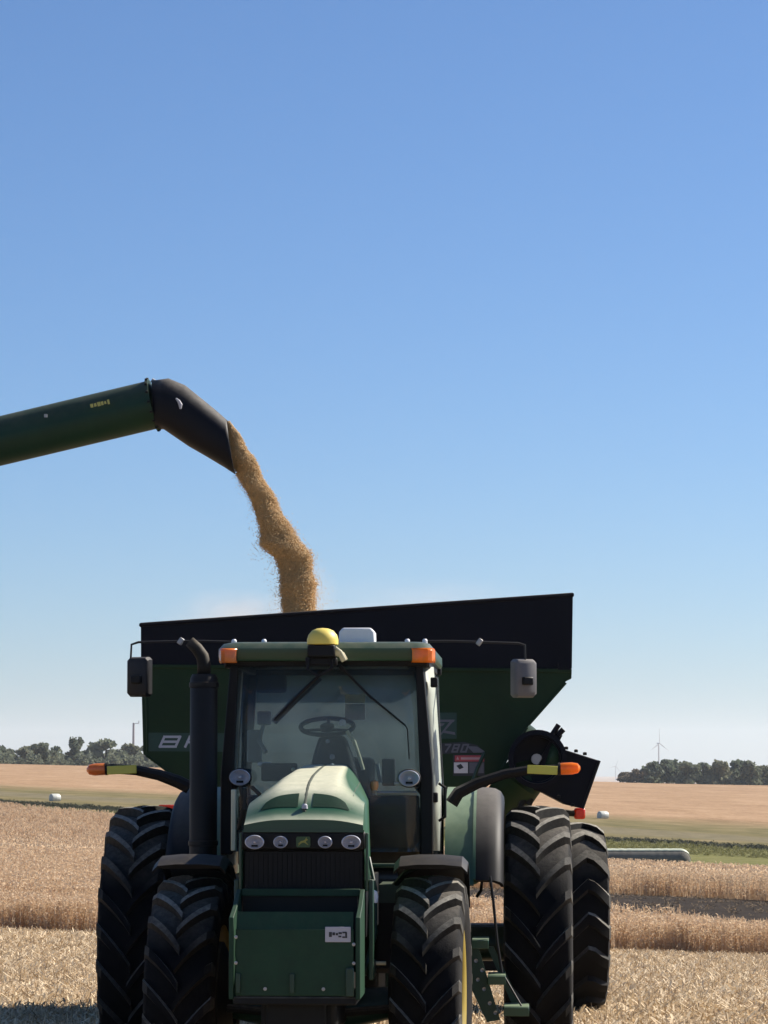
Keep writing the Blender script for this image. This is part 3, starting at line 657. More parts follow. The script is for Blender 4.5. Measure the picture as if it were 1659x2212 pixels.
mb.build('plate_print', M['decaldark'], pl, smooth=0)

# sundry bits on the right of the engine (image right)
mb = MB(); a = TL(783,2010,-3.7); mb.box((a[0],a[1],a[2]), (.022,.02,.17)); mb.build('side_reflector', M['reflector'], T, bevel=.004)
mb = MB(); a = TL(806,1933,-3.3); mb.lathe([(.03,-.04),(.034,0),(.028,.03),(.01,.04)], 14, 'z', Matrix.Translation(a)); mb.build('filler_cap', M['whitebox'], T)
mb = MB(); mb.tube([TL(795,2075,-3.4),TL(834,2075,-3.4)], .012, 8); mb.build('tie_bar', M['cream'], T)
mb = MB(); mb.tube([TL(790,1850,-3.3),TL(802,1960,-3.35),TL(803,2030,-3.4),TL(788,2100,-3.5)], .016, 8); mb.tube([TL(797,1850,-3.0),TL(812,1920,-3.1),TL(812,2010,-3.2),TL(800,2060,-3.2)], .012, 8); mb.build('hydraulic_hose', M['cleangreen'], T)
mb = MB(); mb.tube([TL(800,1867,-2.4),TL(868,1867,-2.4)], .014, 8); mb.box((.52,-2.45,1.48), (.2,.5,.12)); mb.build('fender_bracket', M['cleangreen'], T)
a, b = TL(506,1705,-1.95), TL(506,1836,-1.95)
mb = MB(); mb.box((a[0],-1.95,(a[2]+b[2])/2), (.034,.06,a[2]-b[2])); mb.build('sunlit_side_rail', M['cream'], T, bevel=.006)  # cream colour stands for sun on a side face
for k, (u0, v0, u1, v1) in enumerate(((520,1700,540,1830),(530,1705,515,1790),(545,1700,565,1730))):
    mb = MB(); mb.tube([TL(u0,v0,-1.85),TL((u0+u1)/2+6,(v0+v1)/2,-1.92),TL(u1,v1,-1.85)], .014, 8); mb.build('engine_hose', M['brown'], T)

# cab
YF, YR = -1.55, .25
hwF, hwR = .70, .79
ZB, ZT_ = 1.62, 3.04
cabx = -.006
cab = MB(); cab.box((cabx,-.62,1.45), (1.5,1.85,.16)); cab.box((cabx,.2,1.75), (1.5,.1,.5)); cab = cab.build('cab_floor', M['black'], T, bevel=.02)
def cabpt(x, y, z): return (cabx+x, y, z)
def post(name, pts, w, m):
    mb = MB(); mb.tube(pts, w, 4); return mb.build(name, m, T, smooth=20)
for s in (-1, 1):
    mb = MB(); mb.prism([(cabx+s*.621,3.03),(cabx+s*.677,3.03),(cabx+s*.742,2.25),(cabx+s*.742,1.7),(cabx+s*.657,1.7),(cabx+s*.652,2.25)], YF, YF+.07); mb.build('front_pillar', M['black'], T, bevel=.008)
    mb = MB(); mb.prism([(cabx+s*.67,3.03),(cabx+s*.72,3.03),(cabx+s*.775,2.2),(cabx+s*.775,1.6),(cabx+s*.72,1.6),(cabx+s*.72,2.2)], YF+.80, YF+.90); mb.build('door_pillar', M['greymetal'], T, bevel=.008)
    mb = MB(); mb.prism([(cabx+s*.65,3.03),(cabx+s*.715,3.03),(cabx+s*.765,2.2),(cabx+s*.765,1.6),(cabx+s*.70,1.6),(cabx+s*.70,2.2)], YR-.02, YR+.06); mb.build('rear_pillar', M['black'], T, bevel=.008)
    mb = MB(); secs = []
    for z, xf, xm, xr in ((3.03,.675,.712,.705),(2.2,.738,.765,.755),(1.68,.738,.765,.755)):
        secs.append([(cabx+s*xf,YF+.06,z),(cabx+s*xm,YF+.80,z),(cabx+s*xr,YR,z)])
    mb.loft(secs); solidify(mb.build('side_glass', M['glass'], T, smooth=60), .006)
# door edge strip on the image right, pale colour carrying the sun, and its hinges
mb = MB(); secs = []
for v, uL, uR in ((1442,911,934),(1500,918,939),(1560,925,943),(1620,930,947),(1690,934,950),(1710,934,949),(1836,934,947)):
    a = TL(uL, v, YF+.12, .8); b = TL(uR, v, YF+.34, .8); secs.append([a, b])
mb.loft(secs); df = solidify(mb.build('door_frame', mat('door_frame_sunlit_dusty', (.30,.33,.28), .5, var=.25, nscale=5, dust=.3, dcol=DUST), T, smooth=60), .02)
for v in (1475, 1722):
    mb = MB(); a = TL(938, v, YF+.15, .8); mb.box(a, (.05,.08,.07)); mb.build('door_hinge', M['black'], df, bevel=.008)
a = TL(948,1732,YF+.1,.8); mb = MB(); mb.tube([(a[0],a[1],a[2]+.13),(a[0]+.045,a[1]-.02,a[2]+.10),(a[0]+.045,a[1]-.02,a[2]-.10),(a[0],a[1],a[2]-.13)], .010, 8); mb.build('door_handle', M['black'], df)
# windscreen, lower glass, rear glass
mb = MB(); secs = []
for z, hw_ in ((3.03,.64),(2.6,.655),(2.2,.665),(1.72,.675)):
    secs.append([(cabx+hw_*t, YF+.02-.05*(1-t*t), z) for t in np.linspace(-1,1,11)])
mb.loft(secs); solidify(mb.build('windscreen', M['glass'], T, smooth=60), .006)
mb = MB(); mb.add([cabpt(-.73,YR+.03,3.02),cabpt(.73,YR+.03,3.02),cabpt(.75,YR+.03,1.95),cabpt(-.75,YR+.03,1.95)], [(0,1,2,3)]); mb.build('rear_glass', M['rearglass'], T)
mb = MB(); mb.box((cabx,YF+.25,1.86), (1.28,.05,.5)); mb.build('firewall', M['brown'], T, bevel=.02)
mb = MB(); mb.box((cabx,YF+.0,3.035), (1.42,.06,.055)); mb.box((cabx,YR+.02,3.03), (1.5,.06,.06)); mb.box((cabx-.69,-.65,3.03), (.06,1.8,.06)); mb.box((cabx+.69,-.65,3.03), (.06,1.8,.06)); mb.build('cab_header', M['black'], T, bevel=.01)
# roof
rf = MB(); secs = []
for z, dx, dy in ((3.045,0,0),(3.07,.012,.012),(3.13,.010,.012),(3.165,-.02,-.02),(3.178,-.07,-.07),(3.185,-.25,-.25)):
    hx, y0, y1 = .742+dx, YF-.14-dy, YR+.18+dy; q = []
    for (cx, cy, a0) in ((cabx+hx-.10,y1-.10,0),(cabx-hx+.10,y1-.10,90),(cabx-hx+.10,y0+.10,180),(cabx+hx-.10,y0+.10,270)):
        for j in range(6): a = R(a0+18*j); q.append((cx+.10*math.cos(a), cy+.10*math.sin(a), z))
    secs.append(q)
rf.loft(secs, close=True, caps=True); rf = rf.build('cab_roof', M['green'], T, smooth=40)
for u0, u1, mm in ((479,512,'amber_shaded'),(889,931,'amber')):
    a = TL(u0,1403,YF-.16); b = TL(u1,1431,YF-.16); s = -1 if u0 < 700 else 1
    mb = MB(); secs = []
    xo = a[0] if s < 0 else b[0]; xi = b[0] if s < 0 else a[0]
    pl_ = [(xi,YF-.163),(xo-s*.03,YF-.165),(xo-s*.008,YF-.15),(xo+s*.008,YF-.11),(xo+s*.010,YF-.02)]
    for z in (b[2], b[2]+.012, a[2]-.012, a[2]):
        e = .006 if b[2] < z < a[2] else 0
        secs.append([(x+s*e, y-e, z) for x, y in pl_])
    mb.loft(secs); solidify(mb.build('marker_lamp', M[mm], rf, smooth=30), .012, 1)
for u, yy in ((505,YF+.1),(570,YF+.05),(880,YF+.05),(918,YF+.1)):
    mb = MB(); a = TL(u,1389,yy); mb.lathe([(.018,-.02),(.018,.015),(.01,.025),(.001,.026)], 10, 'z', Matrix.Translation(a)); mb.build('roof_knob', M['whitebox'], rf)
# positioning receiver on its bracket
a = TL(697,1394,YF-.26); mb = MB(); m = Matrix.Translation(a)
mb.lathe([(.095,0),(.108,.004),(.109,.035),(.100,.068),(.075,.098),(.04,.113),(.002,.117)], 28, 'z', m); rc = mb.build('satellite_receiver', M['domeyellow'], rf)
mb = MB(); mb.box((a[0]-.005,a[1],a[2]-.045), (.19,.18,.085)); mb.box((a[0]-.01,a[1]+.03,a[2]-.115), (.22,.10,.06)); mb.build('receiver_base', M['black'], rc, bevel=.012)
mb = MB(); mb.box((a[0]+.10,a[1]-.02,a[2]-.05), (.05,.04,.05), (0,.5,.3)); mb.box((a[0]+.14,a[1]-.02,a[2]-.085), (.045,.03,.06), (0,-.5,.2)); mb.tube([(a[0]+.09,a[1]-.05,a[2]-.02),(a[0]+.13,a[1]-.06,a[2]-.05),(a[0]+.16,a[1]-.05,a[2]-.11)], .012, 8); mb.build('receiver_clamp', M['cream'], rc, bevel=.006)
mb = MB(); mb.tube([(a[0]-.09,a[1]-.03,a[2]-.10),(a[0]-.10,a[1]-.06,a[2]-.17),(a[0]-.02,a[1]-.08,a[2]-.22),(a[0]+.07,a[1]-.06,a[2]-.16),(a[0]+.06,a[1]-.03,a[2]-.10)], .011, 8); mb.build('receiver_cable', M['black'], rc)
a, b = TL(731,1390,YF+.25), TL(808,1357,YF+.25)
mb = MB(); mb.prism([(a[0],a[2]-.02),(b[0]+.005,a[2]-.02),(b[0]+.002,b[2]-.03),(b[0]-.022,b[2]),(a[0]+.03,b[2]),(a[0]+.004,b[2]-.03)], YF+.25, YF+.50); mb.build('roof_module', M['whitebox'], rf, bevel=.012)
# wipers
for pts in (((742,1450),(735,1440),(800,1506),(876,1568)), ((690,1450),(694,1456),(640,1508),(592,1556))):  # left arm traces a reflection in the glass
    mb = MB(); yy = YF-.055; P = [TL(u, v, yy) for u, v in pts]
    mb.tube([P[0], P[1]], .014, 8); mb.tube(P[1:], [.012,.010,.007], 6); mb.build('wiper', M['black'], T)
    if pts[0][0] > 700:
        mb = MB(); mb.tube([TL(873,1564,yy),TL(880,1575,yy),TL(884,1640,yy)], .005, 6); mb.build('wiper_hose', M['black'], T)
# interior
mb = MB(); mb.prism([(-.24,1.72),(.26,1.72),(.22,2.10),(.14,2.40),(.09,2.53),(-.09,2.53),(-.13,2.40),(-.20,2.10)], -1.10, -.90); mb.build('steering_column', M['seat'], T, bevel=.03)
c = TL(707,1570,-.95); mb = MB(); mt = Matrix.Translation(c) @ Matrix.Rotation(R(-71), 4, 'X')
n_ = 40; rr = .19
mb.tube([mt @ Vector((rr*math.cos(2*math.pi*i/n_), 0, rr*math.sin(2*math.pi*i/n_))) for i in range(n_+1)], .017, 8, caps=False)
for a in (90, 210, 330): mb.tube([mt @ Vector((0,.02,0)), mt @ Vector((rr*math.cos(R(a)), 0, rr*math.sin(R(a))))], .012, 6)
mb.lathe([(.05,.03),(.05,-.01),(.03,-.02),(.001,-.02)], 16, 'y', mt); mb.build('steering_wheel', M['seat'], T)
c = TL(740,1562,-1.0); mb = MB(); mb.lathe([(.02,-.02),(.026,0),(.02,.02),(.001,.026)], 12, 'z', Matrix.Translation(c)); mb.build('steering_knob', M['whitebox'], T)
mb = MB(); mb.tube([TL(750,1580,-1.12),TL(766,1603,-1.14),TL(777,1636,-1.14),TL(785,1663,-1.14)], .014, 8); mb.build('column_lit_edge', M['cream'], T)  # cream bar stands for the lit edge of the column
mb = MB(); mb.box((.02,-.38,1.85), (.52,.5,.16)); mb.box((.02,-.10,2.12), (.48,.12,.52), (R(-8),0,0)); mb.build('operator_seat', M['seat'], T, bevel=.05)
for (u, v, yy, w, h, m) in ((550,1612,-.55,.11,.24,'interior'),(571,1552,-.6,.10,.10,'interior'),(572,1651,-.8,.10,.035,'whitebox'),(718,1635,-1.17,.035,.04,'decal'),(708,1602,-1.17,.028,.03,'decal'),(718,1653,-1.17,.03,.03,'decal'),(634,1662,-1.0,.03,.03,'cream'),(604,1668,-.9,.26,.13,'seat'),(840,1668,-.6,.10,.2,'seat')):
    q = TL(u, v, yy); mb = MB(); mb.box(q, (w,.06,h)); mb.build('cab_control', M[m], T, bevel=.015)
mb = MB(); mb.tube([TL(575,1625,-.7),TL(560,1600,-.65),TL(571,1560,-.6)], .016, 8); mb.build('display_arm', M['interior'], T)
mb = MB(); mb.tube([TL(690,1465,-1.2),TL(640,1510,-1.15),TL(592,1560,-1.1)], .026, 8); mb.build('reflection_bar', M['seat'], T)  # solid bar standing for a reflection in the windscreen
q = TL(586,1478,-1.0); mb = MB(); mb.box(q, (.22,.05,.13)); mb.build('corner_monitor', M['seat'], T, bevel=.02)
q = TL(767,1526,YR); mb = MB(); mb.box((q[0],YR,q[2]+.055), (.15,.002,.065)); mb.build('rear_window_sticker', mat('backlit_cream_card', (.75,.70,.45), .6, trans=.8), T)
mb = MB(); mb.box((q[0],YR,q[2]-.045), (.15,.01,.12)); mb.build('rear_window_sticker', M['greymetal'], T)
mb = MB(); mb.tube([TL(815,1650,-1.2),TL(822,1690,-1.2)], .015, 8); mb.build('shift_lever', M['interior'], T)
# work lamps on the front pillars
for u, v in ((519,1679),(884,1681)):
    c = TL(u, v, YF-.10); s = -1 if u < 700 else 1
    mb = MB(); mb.lathe([(.078,-.01),(.082,.02),(.07,.09),(.03,.12)], 24, 'y', Matrix.Translation(c) @ Matrix.Diagonal((1,1,.8,1))); mb.tube([(c[0],c[1]+.1,c[2]),(c[0]+s*.05,c[1]+.15,c[2]-.05),(cabx+s*.70,YF+.03,c[2]-.12)], .03, 8)
    h_ = mb.build('work_lamp', M['black'], T); lamp(c[0], c[2], .145, .112, y=c[1]-.008, parent=h_, name='lamp_bowl')
a = TL(865,1692,YF-.05); mb = MB(); mb.box((a[0]+.02,a[1],a[2]), (.13,.03,.022)); mb.build('grab_handle', M['greymetal'], T, bevel=.005)
a = TL(809,1697,-1.65); mb = MB(); mb.lathe([(.02,-.03),(.03,0),(.026,.03),(.001,.04)], 14, 'z', Matrix.Translation(a)); mb.build('reservoir_cap', mat('orange_cap', (.55,.28,.12), .5), T)
mb = MB(); mb.tube([TL(815,1712,YF-.03),TL(900,1712,YF-.03)], .011, 8); mb.build('cross_rail', M['greymetal'], T)

# exhaust
a, b = TL(440,1838,-1.75), TL(440,1457,-1.75); r_ = .096
mb = MB(); mb.tube([(a[0],-1.75,a[2]-.2),(a[0],-1.75,b[2]-.03),(a[0],-1.75,b[2])], [r_,r_,r_*.85], 28); ex = mb.build('exhaust_muffler', M['black'], T)
mb = MB(); t_ = [TL(440,1460,-1.75),TL(440,1436,-1.75),TL(436,1418,-1.75),TL(424,1401,-1.75),TL(408,1386,-1.75)]
mb.tube(t_, [.046,.044,.043,.040,.036], 18, caps=False); solidify(mb.build('exhaust_tip', M['iron'], ex), .005)
for v in (1480, 1820):
    mb = MB(); q = TL(440,v,-1.75); mb.lathe([(r_+.001,-.02),(r_+.008,-.015),(r_+.008,.015),(r_+.001,.02)], 28, 'z', Matrix.Translation(q)); mb.build('muffler_band', M['black'], ex)

# fenders
def arc(mb, x0, x1, cy, cz, rad, a0, a1, t=.02, n=16, lip=0):
    secs = []
    for i in range(n+1):
        a = R(a0+(a1-a0)*i/n); c, s = math.cos(a), math.sin(a)
        secs.append([(x0,cy-rad*c,cz+rad*s),(x1,cy-rad*c,cz+rad*s),(x1,cy-(rad-t-lip)*c,cz+(rad-t-lip)*s),(x1-math.copysign(.02,x1-x0),cy-(rad-t-lip)*c,cz+(rad-t-lip)*s),(x1-math.copysign(.02,x1-x0),cy-(rad-t)*c,cz+(rad-t)*s),(x0,cy-(rad-t)*c,cz+(rad-t)*s)])
    mb.loft(secs, close=True, caps=True)
for s in (-1, 1):
    mb = MB(); arc(mb, s*.80, s*1.01, .0, 1.0, 1.16, 24, 150)
    mb.prism([(-1.06,1.47)]+[(-1.15*math.cos(R(a)), 1.0+1.15*math.sin(R(a))) for a in range(24, 151, 9)]+[(.8,1.3)], s*.80, s*.815, 'x'); fd = mb.build('rear_fender', M['fendergreen'], T, smooth=40)
    mb = MB(); secs = []
    for i in range(17):
        a = R(26+114*i/16)
        secs.append([(s*x, -(1.155-d)*math.cos(a), 1.0+(1.155-d)*math.sin(a)) for x, d in ((1.012,0),(1.10,0),(1.155,.008),(1.195,.03),(1.218,.07),(1.222,.12),(1.203,.12),(1.19,.08),(1.145,.04),(1.012,.03))])
    mb.loft(secs, close=True, caps=True); mb.build('fender_extension', M['fenderblack'], fd, smooth=40)
    mb = MB(); arc(mb, s*1.002, s*1.022, .0, 1.0, 1.175, 26, 140); mb.build('fender_rib', M['fendergreen'], fd, smooth=40)
    mb = MB(); secs = []
    for i in range(15):
        a = R(70+70*i/14); rr = .925
        secs.append([(s*.775+s*x, -2.95-(rr-d)*math.cos(a), .82+(rr-d)*math.sin(a)) for x, d in ((-.235,.05),(-.20,.012),(-.08,0),(.08,0),(.20,.012),(.235,.05),(.235,.07),(.2,.03),(-.2,.03),(-.235,.07))])
    mb.loft(secs, close=True, caps=True); ff = mb.build('front_fender', M['black'], T, smooth=40)
    mb = MB(); mb.tube([(s*.45,-2.6,1.45),(s*.60,-2.75,1.62),(s*.75,-2.9,1.70)], .022, 8); mb.build('fender_stay', M['iron'], ff)
mb = MB(); q = TL(352,1748,.5); mb.box((q[0],.9,q[2]), (.16,.08,.06)); mb.build('tail_lamp', M['redlamp'], T, bevel=.01)

# hazard lamp arms
for s, pts, rf0, rf1, l0, l1 in ((-1, ((410,1700),(385,1688),(345,1674),(296,1664),(235,1660)), (296,1664), (232,1661.5), (231,1661), (188,1663)),
                                 (1, ((975,1735),(990,1712),(1030,1692),(1090,1672),(1140,1664)), (1138,1665), (1203,1661), (1207,1661), (1252,1659))):
    yy = -.75
    P = [TL(u, v, yy, s) for u, v in pts]; mb = MB(); mb.tube(P, [.05,.048,.042,.038,.036], 10)
    if s > 0: mb.tube([P[-1], TL(1206,1661,yy,s)], .034, 10)
    arm = mb.build('hazard_arm', M['black'], T)
    a, b = TL(*rf0, yy-.042, s), TL(*rf1, yy-.042, s); mb = MB(); mb.box(((a[0]+b[0])/2, yy-.04, (a[2]+b[2])/2), (abs(b[0]-a[0]), .012, .062), (0, s*.045, 0)); mb.build('reflector_strip', M['reflector'], arm, bevel=.004)
    a, b = TL(*l0, yy, s), TL(*l1, yy, s); mb = MB(); d = Vector(b)-Vector(a); A = Vector(a)
    mb.tube([A, A+d*.12, A+d*.6, A+d*.88, A+d], [.040,.044,.045,.036,.012], 18); lm = mb.build('hazard_lamp', M['amber'] if s > 0 else M['amber_shaded'], arm)
    mb = MB(); mb.tube([A-d*.06, A+d*.06], .046, 18); mb.build('lamp_collar', M['black'], arm)
    mb = MB(); mb.tube([A+d*.15, A+d*.55], .016, 8); mb.build('bulb', M['lens'], lm)
# mirrors
for s, pts, box in ((-1, ((500,1388),(440,1386),(390,1386),(298,1388),(283,1393),(281,1440),(300,1470)), (276,327,1420,1506)), (1, ((920,1386),(980,1386),(1036,1388),(1120,1391),(1134,1395),(1135,1450),(1128,1468)), (1104,1157,1425,1508))):
    yy = -1.0
    mb = MB(); mb.tube([TL(u, v, yy, s) for u, v in pts], .0085, 8); ma = mb.build('mirror_arm', M['mirror'], T)
    q = TL(pts[2][0], pts[2][1], yy, s); mb = MB(); mb.box(q, (.035,.05,.05), (0,.6,0)); mb.build('mirror_clamp', M['greymetal'], ma, bevel=.006)
    a, b = TL(box[0], box[3], yy+.02, s), TL(box[1], box[2], yy+.02, s); cx, cz, w, h = (a[0]+b[0])/2, (a[2]+b[2])/2, b[0]-a[0], b[2]-a[2]
    mb = MB(); hx, hz = w/2, h/2; c1 = .02
    ring = [(-hx+c1,-hz),(hx-c1,-hz),(hx,-hz+c1),(hx,hz-c1),(hx-c1,hz),(-hx+c1,hz),(-hx,hz-c1),(-hx,-hz+c1)]
    secs = [[(x*k, yv, z*k) for x, z in ring] for k, yv in ((.80,-.055),(.93,-.045),(1.0,-.015),(1.0,.03))]
    mb.loft(secs, close=True, caps=True); mr_ = mb.build('mirror', M['mirror_lit'] if s > 0 else M['mirror'], ma, smooth=40, loc=(cx, yy+.02, cz), rot=(0,0,R(28) if s > 0 else R(-16)))
    mb = MB(); mb.box((0,.033,0), (w*.88,.006,h*.92)); mb.build('mirror_glass', M['mglass'], mr_)
    mb = MB(); mb.box((0,-.065,-.02), (.08,.04,.06)); mb.build('mirror_pivot', M['black'], mr_, bevel=.01)

# cab steps, image right
st = MB(); yy = -1.22
def plate(mb, pts, y0, y1): mb.prism([(TL(u, v, y0, 1)[0], TL(u, v, y0, 1)[2]) for u, v in pts], y0, y1)
plate(st, ((1012,2035),(1030,2035),(1078,2195),(1050,2200),(1012,2120)), yy-.02, yy+.0)
plate(st, ((1050,2040),(1064,2040),(1126,2168),(1108,2172)), yy+.26, yy+.28)
st = st.build('step_ladder', M['cleangreen'], T)
for (u0, u1, v, dy) in ((1018,1054,2028,0),(1052,1090,2103,-.04),(1086,1140,2168,-.08)):
    a, b = TL(u0, v, yy, 1), TL(u1, v, yy, 1)
    mb = MB(); mb.box(((a[0]+b[0])/2, yy+.12+dy, a[2]), (b[0]-a[0], .34, .028)); mb.box(((a[0]+b[0])/2, yy-.05+dy, a[2]-.022), (b[0]-a[0], .02, .06)); mb.build('step_tread', M['fendergreen'], st, bevel=.004)
mb = MB(); mb.tube([TL(1057,1890,yy,1),TL(1064,1940,yy,1),TL(1072,2030,yy,1),TL(1082,2095,yy,1)], .010, 8); mb.tube([TL(1088,2104,yy-.04,1),TL(1124,2166,yy-.08,1)], .007, 8); mb.build('step_handrail', M['mirror'], st)
mb = MB(); mb.tube([TL(1030,1890,-.6,1),TL(1040,1900,-.6,1),TL(1038,1920,-.6,1),TL(1028,1935,-.6,1)], .012, 8); mb.build('loose_hose', M['black'], T)
for (u, v) in ((1027,2070),(1040,2090),(1031,2110),(1044,2130),(1056,2160),(1068,2180)):
    mb = MB(); q = TL(u, v, yy-.03, 1); mb.lathe([(.014,-.008),(.014,.004),(.001,.006)], 8, 'y', Matrix.Translation(q)); mb.build('step_bolt', M['greymetal'], st)

# ------------------------------------------------------------------ grain cart
YC = 27.6
K = empty('grain_cart', (-.25, 30.3, -.17)); tag(K, 'large dark green grain cart hitched behind the tractor', 'grain cart')
def KL(u, v, Y=YC): p = at(u, v, Y); return (p.x+.25, Y-30.3, p.z+.17)
def k2(u, v, Y=YC): q = KL(u, v, Y); return (q[0], q[2])
yF, yB = YC-30.3, 31.8-30.3
low = [k2(*q) for q in ((306,1440),(1234,1446),(1233,1466),(1221,1472),(1140,1568),(1062,1690),(960,1760),(560,1770),(420,1712),(312,1628))]
mb = MB(); mb.prism(low, yF, yF+.012); tub = mb.build('tub_front', M['cartgreen'], K, smooth=0)
mb = MB(); mb.prism(low, yB, yB+.012); mb.build('tub_rear', M['cartgreen'], K, smooth=0)
for i in range(1, len(low)):
    a, b = low[i], low[(i+1) % len(low)]
    mb = MB(); mb.add([(a[0],yF+.013,a[1]),(b[0],yF+.013,b[1]),(b[0],yB-.001,b[1]),(a[0],yB-.001,a[1])], [(0,1,2,3)])
    solidify(mb.build('tub_side', M['cartgreen'], K, smooth=0), .01)
ul, ur = k2(305,1351), k2(1237,1286); bl, br = k2(306,1439), k2(1234,1445)
for nm, yy in (('extension_panel', yF-.004), ('extension_panel', yB+.004)):
    mb = MB(); mb.prism([bl, br, ur, ul], yy, yy+.012); mb.build(nm, M['cartdark'], K, smooth=0)
for (a, b) in ((bl, ul), (br, ur)):
    mb = MB(); mb.add([(a[0],yF+.01,a[1]),(b[0],yF+.01,b[1]),(b[0],yB,b[1]),(a[0],yB,a[1])], [(0,1,2,3)]); solidify(mb.build('extension_panel', M['cartdark'], K, smooth=0), .01)
mb = MB(); mb.tube([(ul[0],yF,ul[1]),(ur[0],yF,ur[1]),(ur[0],yB,ur[1]),(ul[0],yB,ul[1]),(ul[0],yF,ul[1])], .022, 8); mb.build('top_rail', M['cartdark'], K)
mb = MB(); a, b = k2(306,1442), k2(1234,1448); mb.box(((a[0]+b[0])/2,yF-.012,(a[1]+b[1])/2), (b[0]-a[0],.024,.035), (0, .011, 0)); mb.build('panel_seam', M['cartgreen'], K, bevel=.006)
mb = MB(); mb.prism([k2(1205,1432), k2(1232,1432), k2(1232,1448), k2(1205,1448)], yF-.03, yF-.005); mb.build('corner_bracket', M['cartdark'], K)
for (u0, v0, u1, v1) in ((315,1445,320,1625),(1138,1572,1064,1688),(1222,1476,1142,1566),(318,1632,420,1708)):
    a, b = KL(u0, v0), KL(u1, v1); mb = MB(); mb.tube([(a[0],yF-.006,a[2]),(b[0],yF-.006,b[2])], .012, 6); mb.build('edge_flange', M['cartgreen'], K)
mb = MB(); hp = []
for j in range(14):
    yy = yF+.2+(yB-yF-.4)*j/13; hp.append([(-1.85+3.5*i/15, yy, 3.05+.45*math.exp(-((-1.85+3.5*i/15+.6)**2+(yy+1.0)**2)/1.6)+.02*math.sin(i*1.7+j)) for i in range(16)])
mb.loft(hp); heap = mb.build('grain_heap', M['grain'], None); heap.location = K.location; tag(heap, 'heap of tan soybeans inside the grain cart', 'grain', kind='stuff')
# decals on the front panel
def strokes(name, segs, ox, oz, w, h, th, m, slant=.35, parent=None, dy=.004):
    mb = MB()
    for (a, b, c, d) in segs:
        p = Vector((ox+w*a+slant*h*b, oz+h*b)); q = Vector((ox+w*c+slant*h*d, oz+h*d)); dd = (q-p).normalized(); nn = Vector((-dd.y, dd.x))*th/2; p -= dd*th*.45; q += dd*th*.45
        mb.add([(p.x-nn.x,yF-dy,p.y-nn.y),(q.x-nn.x,yF-dy,q.y-nn.y),(q.x+nn.x,yF-dy,q.y+nn.y),(p.x+nn.x,yF-dy,p.y+nn.y)], [(0,1,2,3)]); dy += .0004
    return mb.build(name, m, parent or K, smooth=0)
a, b = k2(316,1578), k2(1000,1622); mb = MB(); mb.prism([k2(322,1583), k2(760,1586), k2(760,1626), k2(322,1623)], yF-.003, yF-.001); mb.build('decal_band', mat('decal_band_green', (.012,.045,.028), .45), K, smooth=0)
o_ = k2(347,1613); hh = (1613-1592)*YC/FOC; ww = .145; th = .022
GL_ = {'B': [(0,0,1,0),(0,1,1,1),(.1,.5,.95,.5),(0,0,0,1),(1,0,1,1)], 'R': [(0,0,0,1),(0,1,1,1),(1,1,1,.45),(0,.45,1,.45),(.5,.45,1,0)], 'E': [(0,0,0,1),(0,1,1,1),(0,.5,.8,.5),(0,0,1,0)],
       'N': [(0,0,0,1),(0,1,1,0),(1,0,1,1)], 'T': [(.5,0,.5,1),(0,1,1,1)], '7': [(0,1,1,1),(1,1,.55,0)], '8': [(0,0,1,0),(0,1,1,1),(0,.5,1,.5),(0,0,0,1),(1,0,1,1)], '0': [(0,0,1,0),(0,1,1,1),(0,0,0,1),(1,0,1,1)]}
for i, ch in enumerate('BR'): strokes('decal_letter', GL_[ch], o_[0]+i*.235, o_[1], ww, hh, th, M['decal'], .45)
o_ = k2(957,1624); hh = 15*YC/FOC
for i, ch in enumerate('780'): strokes('decal_number', GL_[ch], o_[0]+i*.082, o_[1], .045, hh, .016, M['decalgrey'], .35)
mb = MB(); mb.prism([k2(940,1540), k2(986,1540), k2(986,1596), k2(940,1596)], yF-.003, yF-.001); lg = mb.build('logo_patch', mat('logo_patch_green', (.012,.042,.030), .45), K, smooth=0)
mb = MB()
def quad(mb, pts, dy): mb.add([(x, yF-dy, z) for x, z in [k2(*q) for q in pts]], [tuple(range(len(pts)))])
quad(mb, ((930,1555),(982,1555),(980,1560),(930,1560)), .005); quad(mb, ((982,1555),(976,1562),(951,1590),(946,1592),(970,1561)), .0055)
quad(mb, ((930,1563),(961,1563),(955,1569),(930,1569)), .006); quad(mb, ((958,1578),(982,1582),(983,1588),(955,1583)), .0065)
mb.build('logo_mark', M['decalgrey'], lg, smooth=0)
mb = MB(); quad(mb, ((945,1606),(1002,1603),(1030,1610),(1046,1624),(1046,1626),(945,1629)), .002); sw = mb.build('decal_swoosh', M['decaldark'], K, smooth=0)
mb = MB(); quad(mb, ((1008,1612),(1030,1613),(1046,1623),(1045,1626),(1022,1626)), .003); mb.build('swoosh_highlight', M['decalgrey'], sw, smooth=0)
mb = MB(); mb.prism([k2(978,1630), k2(1046,1630), k2(1046,1676), k2(978,1676)], yF-.003, yF-.001); dg = mb.build('warning_decal', M['decaldark'], K, smooth=0)
mb = MB(); quad(mb, ((982,1632),(1045,1632),(1045,1645),(982,1645)), .005); mb.build('warning_heading', M['decalred'], dg, smooth=0)
mb = MB(); quad(mb, ((995,1636),(1040,1636),(1040,1641),(995,1641)), .006); quad(mb, ((985,1641),(991,1641),(988,1634)), .006); mb.build('warning_print', mat('pinkish_print', (.5,.3,.3), .5), dg, smooth=0)
mb = MB(); quad(mb, ((980,1647),(1010,1647),(1010,1670),(980,1670)), .005); q1 = mb.build('warning_panel', M['decalwhite'], dg, smooth=0)
mb = MB(); quad(mb, ((985,1654),(995,1650),(1001,1658),(992,1662)), .006); mb.build('warning_pictogram', M['decaldark'], dg, smooth=0)
mb = MB(); quad(mb, ((1013,1647),(1044,1647),(1044,1670),(1013,1670)), .005); mb.build('warning_panel', M['decalgrey'], dg, smooth=0)
